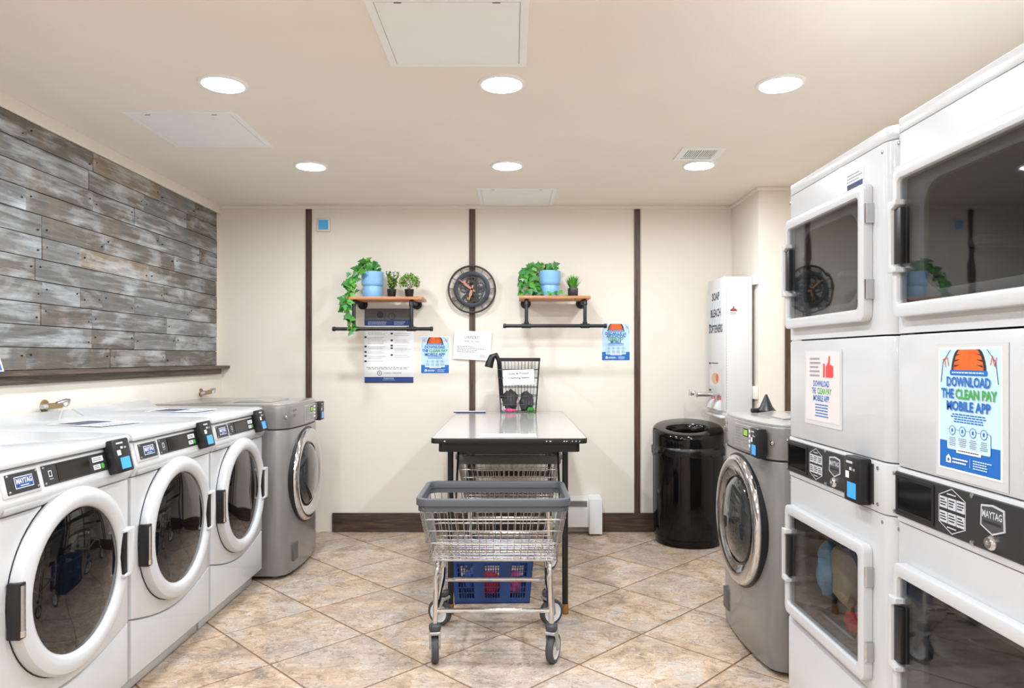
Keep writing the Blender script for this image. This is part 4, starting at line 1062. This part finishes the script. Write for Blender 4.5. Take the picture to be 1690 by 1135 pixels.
for k in range(9): an = k * 0.7; sm.tube([Vector((0, 0, 0.055)), Vector((0.03 * math.cos(an), 0.03 * math.sin(an), 0.11))], 0.0013, 'stem_tan', 4)
sm.build('stem', P2)
P3 = thing('potted_grass', 'small spiky bright green grass in a square black pot', 'potted plant', (at(945.5, 489, 5.0).x, 5.0, 1.722), 0.25)
small_pot(P3, 0.030, 0.062, True)
b = MB()
for k in range(170):
    an = random.uniform(0, 2 * PI); sp = random.uniform(0.1, 1.0); hgt = random.uniform(0.07, 0.115) * (1.1 - 0.35 * sp)
    bs = Vector((0.024 * sp * math.cos(an), 0.024 * sp * math.sin(an), 0.056)); dr = Vector((math.cos(an) * sp * 0.62, math.sin(an) * sp * 0.62, 1)).normalized()
    sd = Vector((-math.sin(an), math.cos(an), 0)) * 0.0035; md = bs + dr * hgt * 0.55; tp = bs + dr * hgt + Vector((math.cos(an), math.sin(an), -0.2)) * 0.012 * sp
    b.add([bs - sd, bs + sd, md + sd, md - sd, tp], [(0, 1, 2, 3), (3, 2, 4)], random.choice(['leaf_grass', 'leaf_grass', 'leaf_ivy', 'leaf_ivy_light']))
b.build('grass_blades', P3)

# ------------------------------------------------------------------ clock
CK = thing('gear_clock', 'round open-work gear clock with roman numerals on the back wall', 'clock', ((779.4 - CX) / 222.4, YB - 0.013, EYE + (CY - 478.2) / 222.4))
MB().ring(circle(0, 0, 0.178, 64), circle(0, 0, 0.165, 64), 'y', -0.034, -0.018, 'bronze', 0.003).build('outer_ring', CK)
MB().ring(circle(0, 0, 0.134, 56), circle(0, 0, 0.102, 56), 'y', -0.036, -0.020, 'gunmetal', 0.003).build('inner_ring', CK)
rom = ['XII', 'I', 'II', 'III', 'IIII', 'V', 'VI', 'VII', 'VIII', 'IX', 'X', 'XI']
for i, s in enumerate(rom):
    b = MB(); M = Matrix.Rotation(2 * PI * i / 12, 4, 'Y')
    wd = {'I': 0.008, 'V': 0.014, 'X': 0.014}; tot = sum(wd[c] for c in s); x = -tot / 2
    for c in s:
        cx_ = x + wd[c] / 2; x += wd[c]
        def bar(xa, xb): b.prism([(xa - 0.0016, 0.132), (xa + 0.0016, 0.132), (xb + 0.0016, 0.168), (xb - 0.0016, 0.168)], 'y', -0.030, -0.024, 'bronze', 0, 1, M)
        if c == 'I': bar(cx_, cx_)
        elif c == 'V': bar(cx_, cx_ - 0.005); bar(cx_, cx_ + 0.005)
        else: bar(cx_ - 0.005, cx_ + 0.005); bar(cx_ + 0.005, cx_ - 0.005)
    b.build('numeral', CK, 0)
def gear(cx, cz, r, n, y0, y1, m, hub=True):
    pts = []
    for k in range(n):
        for f, q in ((0.0, 1.0), (0.3, 1.0), (0.4, 0.88), (0.9, 0.88)):
            a_ = 2 * PI * (k + f) / n; pts.append((cx + r * q * math.cos(a_), cz + r * q * math.sin(a_)))
    inn = [(cx + (x - cx) * 0 + r * 0.66 * math.cos(2 * PI * i / len(pts)), cz + r * 0.66 * math.sin(2 * PI * i / len(pts))) for i in range(len(pts))]
    b = MB().ring(pts, inn, 'y', y0, y1, m)
    for k in range(3):
        a_ = 2 * PI * k / 3 + cx * 30; M = Matrix.Translation((cx, 0, cz)) @ Matrix.Rotation(a_, 4, 'Y')
        b.box(-r * 0.09, r * 0.09, y0 + 0.001, y1 - 0.001, 0, r * 0.7, m, 0, 1, M)
    b.lathe([(r * 0.24, -y1), (r * 0.24, -y0 + 0.002), (0, -y0 + 0.003)], m, 16, axis='y', c=(cx, 0, cz))
    b.build('gear', CK, 30)
for g in ((0.0, 0.055, 0.048, 16, -0.034, -0.028, 'bronze'), (-0.052, 0.008, 0.040, 14, -0.030, -0.025, 'gunmetal'), (0.058, 0.012, 0.044, 14, -0.031, -0.026, 'gunmetal'), (-0.010, -0.062, 0.042, 14, -0.034, -0.029, 'bronze'), (0.050, -0.045, 0.034, 12, -0.029, -0.024, 'gunmetal'), (0.022, -0.088, 0.022, 10, -0.033, -0.028, 'bronze'), (0.0, 0.0, 0.034, 14, -0.037, -0.032, 'gunmetal')): gear(*g)
b = MB()
for a_ in (0.35, 1.4, 2.6, 3.9, 5.2): b.box(-0.011, 0.011, -0.026, -0.022, 0.01, 0.106, 'gunmetal', 0, 1, Matrix.Rotation(a_, 4, 'Y'))
b.build('spokes', CK, 0)
def hand(name, ang, ln, wd):
    M = Matrix.Rotation(ang, 4, 'Y')
    MB().prism([(-wd * 0.45, -0.03), (wd * 0.45, -0.03), (wd, ln * 0.55), (wd * 0.5, ln * 0.6), (wd * 0.35, ln), (-wd * 0.35, ln), (-wd * 0.5, ln * 0.6), (-wd, ln * 0.55)], 'y', -0.043, -0.040, 'copper', 0, 1, M).build(name, CK, 0)
hand('minute_hand', math.radians(-53), 0.118, 0.010); hand('hour_hand', math.radians(195), 0.085, 0.011)

# ------------------------------------------------------------------ paper and posters
def sheet(name, label, cat, wd, hg, loc, rz=0.0, ry=0.0, rx=0.0, m='paper', group=None, thick=0.0012):
    t = thing(name, label, cat, loc, rz, group)
    t.rotation_euler = (rx, ry, rz)
    MB().box(-wd / 2, wd / 2, -thick, 0, -hg / 2, hg / 2, m).build('paper_sheet', t, 0)
    return t
def app_poster(name, label, wd, hg, loc, rz, head, group, sleeve=False, detail=False):
    t = sheet(name, label, 'poster', wd, hg, loc, rz, group=group, thick=0.0016)
    if sleeve: MB().box(-wd / 2 - 0.012, wd / 2 + 0.016, -0.0006, 0.0, -hg / 2 - 0.018, hg / 2 + 0.008, 'clear_sleeve').build('plastic_sleeve', t, 0)
    k = wd / 0.216; a_ = wd / 2 - 0.005 * k; c_ = hg / 2 - 0.005 * k; b = MB(); y = 0.0018
    b.y = -y; b.rect(-a_, a_, -c_, c_, 'p_sky'); b.y -= 0.0003
    b.rect(-a_, a_, -c_, -c_ + 0.062 * k, 'p_blue'); b.build('printed_ground', t, 0)
    e = MB(); e.y = -y - 0.0004
    # plain round orange emblem with dark bands, cut by the top of the sheet
    dome_ = [(0.052 * k * math.cos(q), c_ - 0.050 * k + 0.062 * k * math.sin(q)) for q in [PI * i / 18 for i in range(19)]]
    dome_ = [(x, min(z, c_)) for x, z in dome_]
    e.face([(x * 1.16, min(c_, c_ - 0.050 * k + (z - c_ + 0.050 * k) * 1.12)) for x, z in dome_], 'ink'); e.y -= 0.0003
    e.face(dome_, 'p_orange'); e.y -= 0.0003
    for s in (-1, 1):
        for q in range(3): e.face([(s * 0.050 * k, c_ - (0.040 - q * 0.012) * k), (s * 0.026 * k, c_ - (0.034 - q * 0.012) * k), (s * 0.048 * k, c_ - (0.035 - q * 0.012) * k)][::s], 'ink')
        e.tube([(s * 0.062 * k, e.y, c_), (s * 0.090 * k, e.y, c_ - 0.028 * k), (s * 0.098 * k, e.y, c_ - 0.075 * k)], 0.0007 * k, 'p_deep', 4)
    e.y -= 0.0003
    e.text('TI', -0.077 * k, c_ - 0.040 * k, 0.022 * k, 'p_orange', 0.020 * k, rot=0.25); e.text('N', 0.080 * k, c_ - 0.036 * k, 0.022 * k, 'p_orange', 0.016 * k, rot=-0.3)
    e.face(rrect(-0.064 * k, 0.064 * k, c_ - 0.058 * k, c_ - 0.046 * k, 0.004 * k, 3), 'p_blue'); e.y -= 0.0003
    e.bars(-0.056 * k, 0.056 * k, c_ - 0.0555 * k, c_ - 0.0485 * k, 1, 'p_sky', 0.05); e.build('emblem', t, 0)
    b = MB(); b.y = -y - 0.0020; z = c_ - 0.083 * k
    for ln in head:
        tw = sum(q[2] for q in ln) * k + 0.006 * k * (len(ln) - 1); x = -tw / 2
        for body, m, w_ in ln:
            b.text(body, x + w_ * k / 2, z, 0.021 * k, m, w_ * k, wt=0.028); x += (w_ + 0.006) * k
        z -= 0.0275 * k * (3 / len(head))
    b.build('heading', t, 0)
    b = MB(); b.y = -y - 0.0008
    zz = -c_ + 0.117 * k; b.bars(-0.064 * k, 0.064 * k, zz - 0.011 * k, zz + 0.011 * k, 4, 'p_blue', 0.25, center=True)
    b.face(rrect(-0.075 * k, 0.075 * k, -c_ + 0.043 * k, -c_ + 0.090 * k, 0.004 * k, 3), 'p_navy'); b.y -= 0.0003
    b.face(rrect(-0.0742 * k, 0.0742 * k, -c_ + 0.0438 * k, -c_ + 0.0892 * k, 0.004 * k, 3), 'p_sky'); b.y -= 0.0003
    b.rect(-0.04 * k, 0.044 * k, -c_ + 0.038 * k, -c_ + 0.048 * k, 'paper'); b.y -= 0.0003; b.bars(-0.034 * k, 0.038 * k, -c_ + 0.041 * k, -c_ + 0.046 * k, 1, 'ink', 0.05)
    for q in range(4):
        x = (-0.054 + q * 0.036) * k; zc_ = -c_ + 0.088 * k
        b.face(circle(x, zc_, 0.0105 * k, 18), 'p_sky'); b.flat_ring(circle(x, zc_, 0.0110 * k, 18), circle(x, zc_, 0.0095 * k, 18), 'p_blue', 0.0003); b.rect(x - 0.003 * k, x + 0.003 * k, zc_ - 0.004 * k, zc_ + 0.004 * k, 'p_blue', 0.0003)
        b.bars(x - 0.014 * k, x + 0.014 * k, -c_ + 0.052 * k, -c_ + 0.073 * k, 5, 'ink_grey', 0.4, center=True)
    hx = -0.068 * k; hz_ = -c_ + 0.020 * k
    b.face([(hx - 0.009 * k, hz_ - 0.008 * k), (hx + 0.009 * k, hz_ - 0.008 * k), (hx + 0.009 * k, hz_ + 0.004 * k), (hx, hz_ + 0.012 * k), (hx - 0.009 * k, hz_ + 0.004 * k)], 'paper'); b.face(circle(hx, hz_ - 0.001 * k, 0.004 * k, 12), 'p_blue', 0.0003)
    b.bars(-0.054 * k, 0.0, -c_ + 0.012 * k, -c_ + 0.027 * k, 2, 'paper', 0.1); b.bars(0.018 * k, 0.08 * k, -c_ + 0.008 * k, -c_ + 0.030 * k, 4, 'p_sky', 0.3); b.rect(0.007 * k, 0.008 * k, -c_ + 0.01 * k, -c_ + 0.03 * k, 'p_sky')
    b.build('fine_print', t, 0)
    return t
EN = [[('DOWNLOAD', 'p_blue', 0.150)], [('THE', 'p_blue', 0.046), ('CLEAN PAY', 'p_green', 0.138)], [('MOBILE APP', 'p_blue', 0.150)]]
ES = [[('DESCARGUE LA', 'p_blue', 0.155)], [('APLICACION', 'p_blue', 0.14)], [('CLEAN PAY', 'p_green', 0.115)], [('MOBILE', 'p_blue', 0.078)]]
app_poster('app_poster', 'blue app poster in English on the back wall below the left shelf', 0.216, 0.277, (-0.571, YB - 0.001, 1.308), 0, EN, 'blue app posters')
app_poster('app_poster', 'blue app poster in Spanish on the back wall beside the right batten', 0.216, 0.281, (0.770, YB - 0.001, 1.406), 0, ES, 'blue app posters')
app_poster('app_poster', 'blue app poster in a plastic sleeve on the near dryer', 0.205, 0.268, (0.9635, 1.4825, 1.178), -PI / 2, EN, 'blue app posters', sleeve=True)
# thumbs-up sheet
t = sheet('thumb_sheet', 'white sheet with a red thumb on the far dryer', 'poster', 0.236, 0.216, (0.9635, 2.183, 1.199), -PI / 2, m='paper_pink', thick=0.0016)
MB().box(-0.130, 0.130, -0.0006, 0, -0.122, 0.114, 'clear_sleeve').build('plastic_sleeve', t, 0)
b = MB(); b.y = -0.0019
b.bars(-0.088, -0.008, 0.028, 0.094, 5, 'ink_grey', 0.35)
b.build('fine_print', t, 0)
b = MB(); b.y = -0.0019
b.face([(0.026, 0.030), (0.074, 0.030), (0.078, 0.036), (0.076, 0.066), (0.054, 0.070), (0.056, 0.094), (0.048, 0.098), (0.042, 0.078), (0.026, 0.062)], 'p_red'); b.rect(0.008, 0.021, 0.030, 0.072, 'p_red'); b.build('thumb_icon', t, 0)
b = MB(); b.y = -0.0019
b.text('DOWNLOAD', -0.006, 0.001, 0.018, 'p_blue', 0.112, wt=0.028); b.text('THE', -0.058, -0.022, 0.018, 'p_blue', 0.028, wt=0.028); b.text('CLEAN PAY', 0.016, -0.022, 0.018, 'p_green', 0.098, wt=0.028); b.text('MOBILE APP', -0.006, -0.045, 0.018, 'p_blue', 0.112, wt=0.028)
b.bars(-0.052, 0.046, -0.096, -0.052, 5, 'p_blue', 0.2, center=True); b.build('heading', t, 0)
# instruction poster
t = sheet('instruction_poster', 'tall white instruction poster with blue bands below the left shelf', 'poster', 0.371, 0.560, (-0.9125, YB - 0.001, 1.3785))
b = MB(); b.y = -0.0015
b.rect(-0.182, 0.182, 0.180, 0.276, 'p_photo'); b.rect(-0.182, 0.182, 0.148, 0.190, 'p_navy', 0.0002); fb = MB(); fb.y = -0.0015; fb.rect(-0.182, 0.182, -0.266, -0.232, 'p_navy'); fb.rect(-0.182, 0.182, -0.277, -0.266, 'p_photo_dark'); fb.build('footer_band', t, 0)
for x in (-0.105, -0.028, 0.05): b.rect(x, x + 0.0015, 0.190, 0.276, 'p_photo_dark', 0.0002)
b.face(circle(-0.066, 0.229, 0.025, 24), 'p_photo_dark', 0.0003); b.flat_ring(circle(0.02, 0.218, 0.026, 24), circle(0.02, 0.218, 0.021, 24), 'p_photo_dark', 0.0003)
b.build('printed_ground', t, 0)
b = MB(); b.y = -0.0021
b.bars(-0.155, 0.0, 0.154, 0.182, 2, 'ink_light', 0.2); b.bars(0.038, 0.135, 0.154, 0.182, 2, 'ink_light', 0.3)
for x, zs in ((-0.184, (0.064, -0.006, -0.046, -0.076, -0.115)), (0.010, (0.090, 0.040, 0.002, -0.018, -0.068))):
    for z in zs: b.rect(x + 0.002, x + 0.019, z - 0.007, z + 0.006, 'p_deep')
for z0, z1, n_ in ((0.080, 0.104, 2), (0.010, 0.066, 5), (-0.026, -0.002, 2), (-0.058, -0.042, 2), (-0.100, -0.074, 2), (-0.12, -0.11, 1)): b.bars(-0.156, -0.018, z0, z1, n_, 'ink_light', 0.3)
for z0, z1, n_ in ((0.070, 0.095, 2), (0.016, 0.046, 3), (-0.003, 0.006, 1), (-0.052, -0.014, 4), (-0.092, -0.064, 2)): b.bars(0.040, 0.17, z0, z1, n_, 'ink_light', 0.3)
b.bars(-0.168, 0.150, -0.178, -0.156, 2, 'ink_grey', 0.1, center=True)
b.text('CLEAN DESIGNS', 0.028, -0.208, 0.011, 'ink_grey', 0.132, wt=0.005)
b.flat_ring(circle(-0.07, -0.203, 0.017, 20, 0.019), circle(-0.07, -0.203, 0.013, 20, 0.015), 'ink'); b.rect(-0.0712, -0.0688, -0.211, -0.195, 'ink'); b.rect(-0.076, -0.064, -0.2042, -0.2018, 'ink')
b.bars(-0.04, 0.04, -0.245, -0.237, 1, 'paper', 0.05); b.bars(-0.045, 0.045, -0.256, -0.250, 1, 'p_sky', 0.05)
b.build('fine_print', t, 0)
# laundry sign on the batten
t = sheet('laundry_sign', 'white laundry sign tilted slightly on the back wall batten', 'sign', 0.275, 0.212, ((779.5 - CX) / 222.4, YB - 0.0135, EYE + (CY - 570) / 222.4), ry=0.055)
b = MB(); b.y = -0.0015
b.text('LAUNDRY', -0.006, 0.048, 0.024, 'ink', 0.100); b.text('wash dry fold', -0.006, 0.025, 0.014, 'ink', 0.108); b.rect(-0.07, 0.06, 0.0145, 0.0155, 'ink_light')
b.bars(-0.112, 0.105, -0.056, -0.004, 4, 'ink_grey', 0.45); b.bars(0.06, 0.112, -0.086, -0.066, 2, 'ink_grey', 0.3); b.build('lettering', t, 0)
# flat papers
def flat(name, label, wd, hg, x, y, z, rz, prt, group=None):
    t = sheet(name, label, 'paper', wd, hg, (x, y, z + 0.0014), rz, rx=-PI / 2, group=group)
    b = MB(); b.y = -0.0015; prt(b); b.build('print', t, 0); return t
def p_info(b): b.rect(-0.09, 0.09, 0.02, 0.12, 'p_photo'); b.rect(-0.09, 0.09, -0.01, 0.02, 'p_navy'); b.bars(-0.085, 0.085, -0.12, -0.02, 7, 'ink_grey', 0.3); b.rect(-0.09, 0.09, -0.13, -0.122, 'p_navy')
def p_text(b): b.text('LAUNDRY', -0.01, 0.02, 0.03, 'ink_grey', 0.12); b.bars(-0.09, 0.07, -0.06, 0.0, 4, 'ink_light', 0.3); b.face([(0.06, 0.055), (0.11, 0.055), (0.10, 0.075), (0.07, 0.072)], 'p_red')
def p_card(b): b.rect(-0.10, 0.10, -0.022, -0.012, 'p_deep', 0.0001)
flat('paper_flyer', 'printed flyer lying on the nearest white washer', 0.216, 0.279, -1.78, 2.02, 1.0142, 0.3, p_info, 'flyers on the washers')
flat('paper_flyer', 'printed flyer lying on the middle white washer', 0.216, 0.279, -1.74, 2.94, 1.0142, 1.3, p_info, 'flyers on the washers')
flat('paper_flyer', 'printed flyer lying on the white washer next to the grey one', 0.216, 0.279, -1.72, 3.66, 1.0142, 1.5, p_info, 'flyers on the washers')
flat('paper_notice', 'white notice lying on the front edge of the table', 0.28, 0.15, -0.02, 3.51, hz, 0.02, p_text)
bk_ = thing('booklet', 'thin blue-edged booklet lying on the far end of the table', 'booklet', (-0.30, 5.02, hz), 0.02)
MB().box(-0.112, 0.112, -0.05, 0.05, 0.0, 0.006, 'paper', 0.001).build('pages', bk_, 0); MB().box(-0.113, 0.113, -0.0515, -0.0502, 0.0, 0.0085, 'p_deep').build('spine', bk_, 0)
st_ = sheet('standing_card', 'white and blue card standing on the plank wall ledge', 'sign', 0.15, 0.075, (-2.128, 2.856, 1.232 + 0.0365), PI / 2, rx=0.0)
st_.rotation_euler = (-0.30, 0, PI / 2)
b = MB(); b.y = -0.0015; b.rect(-0.066, 0.066, -0.033, -0.004, 'p_blue'); b.bars(-0.06, 0.06, 0.0, 0.032, 3, 'ink_grey'); b.build('print', st_, 0)

# ------------------------------------------------------------------ clothes in the far lower dryer, black funnel on the right grey washer
xd, yd, zd = 0.9645, 2.128 + 0.031, 0.605
for nm, m, c, s_, sd, lab in (('beige_garment', 'cloth_beige', (0.105, 0.035, 0.02), (0.055, 0.082, 0.125), 2, 'beige garment in the drum of the far lower dryer'), ('light_blue_garment', 'cloth_sky', (0.085, 0.162, -0.015), (0.04, 0.036, 0.095), 5, 'light blue garment in the drum of the far lower dryer'), ('red_garment', 'cloth_red', (0.065, -0.055, -0.112), (0.030, 0.050, 0.032), 7, 'red garment in the drum of the far lower dryer')):
    o = blob(m, (xd + c[0], yd + c[1], zd + c[2]), s_, sd, 0.28, 1.8, 3).build(nm); tag(o, lab, 'clothing', 'clothes in the dryer')
b = MB().lathe([(0.0, 0.0), (0.045, 0.0), (0.045, 0.012), (0.030, 0.03), (0.008, 0.082), (0.004, 0.09), (0.0, 0.09)], 'black_plastic', 20)
fn = thing('black_funnel', 'black cone standing on the grey washer beside the dryers', 'funnel', (1.245, 3.445, 1.0205))
b.build('cone', fn); MB().box(-0.075, -0.03, -0.012, 0.012, 0.0, 0.022, 'black_plastic', 0.005).build('grip', fn)
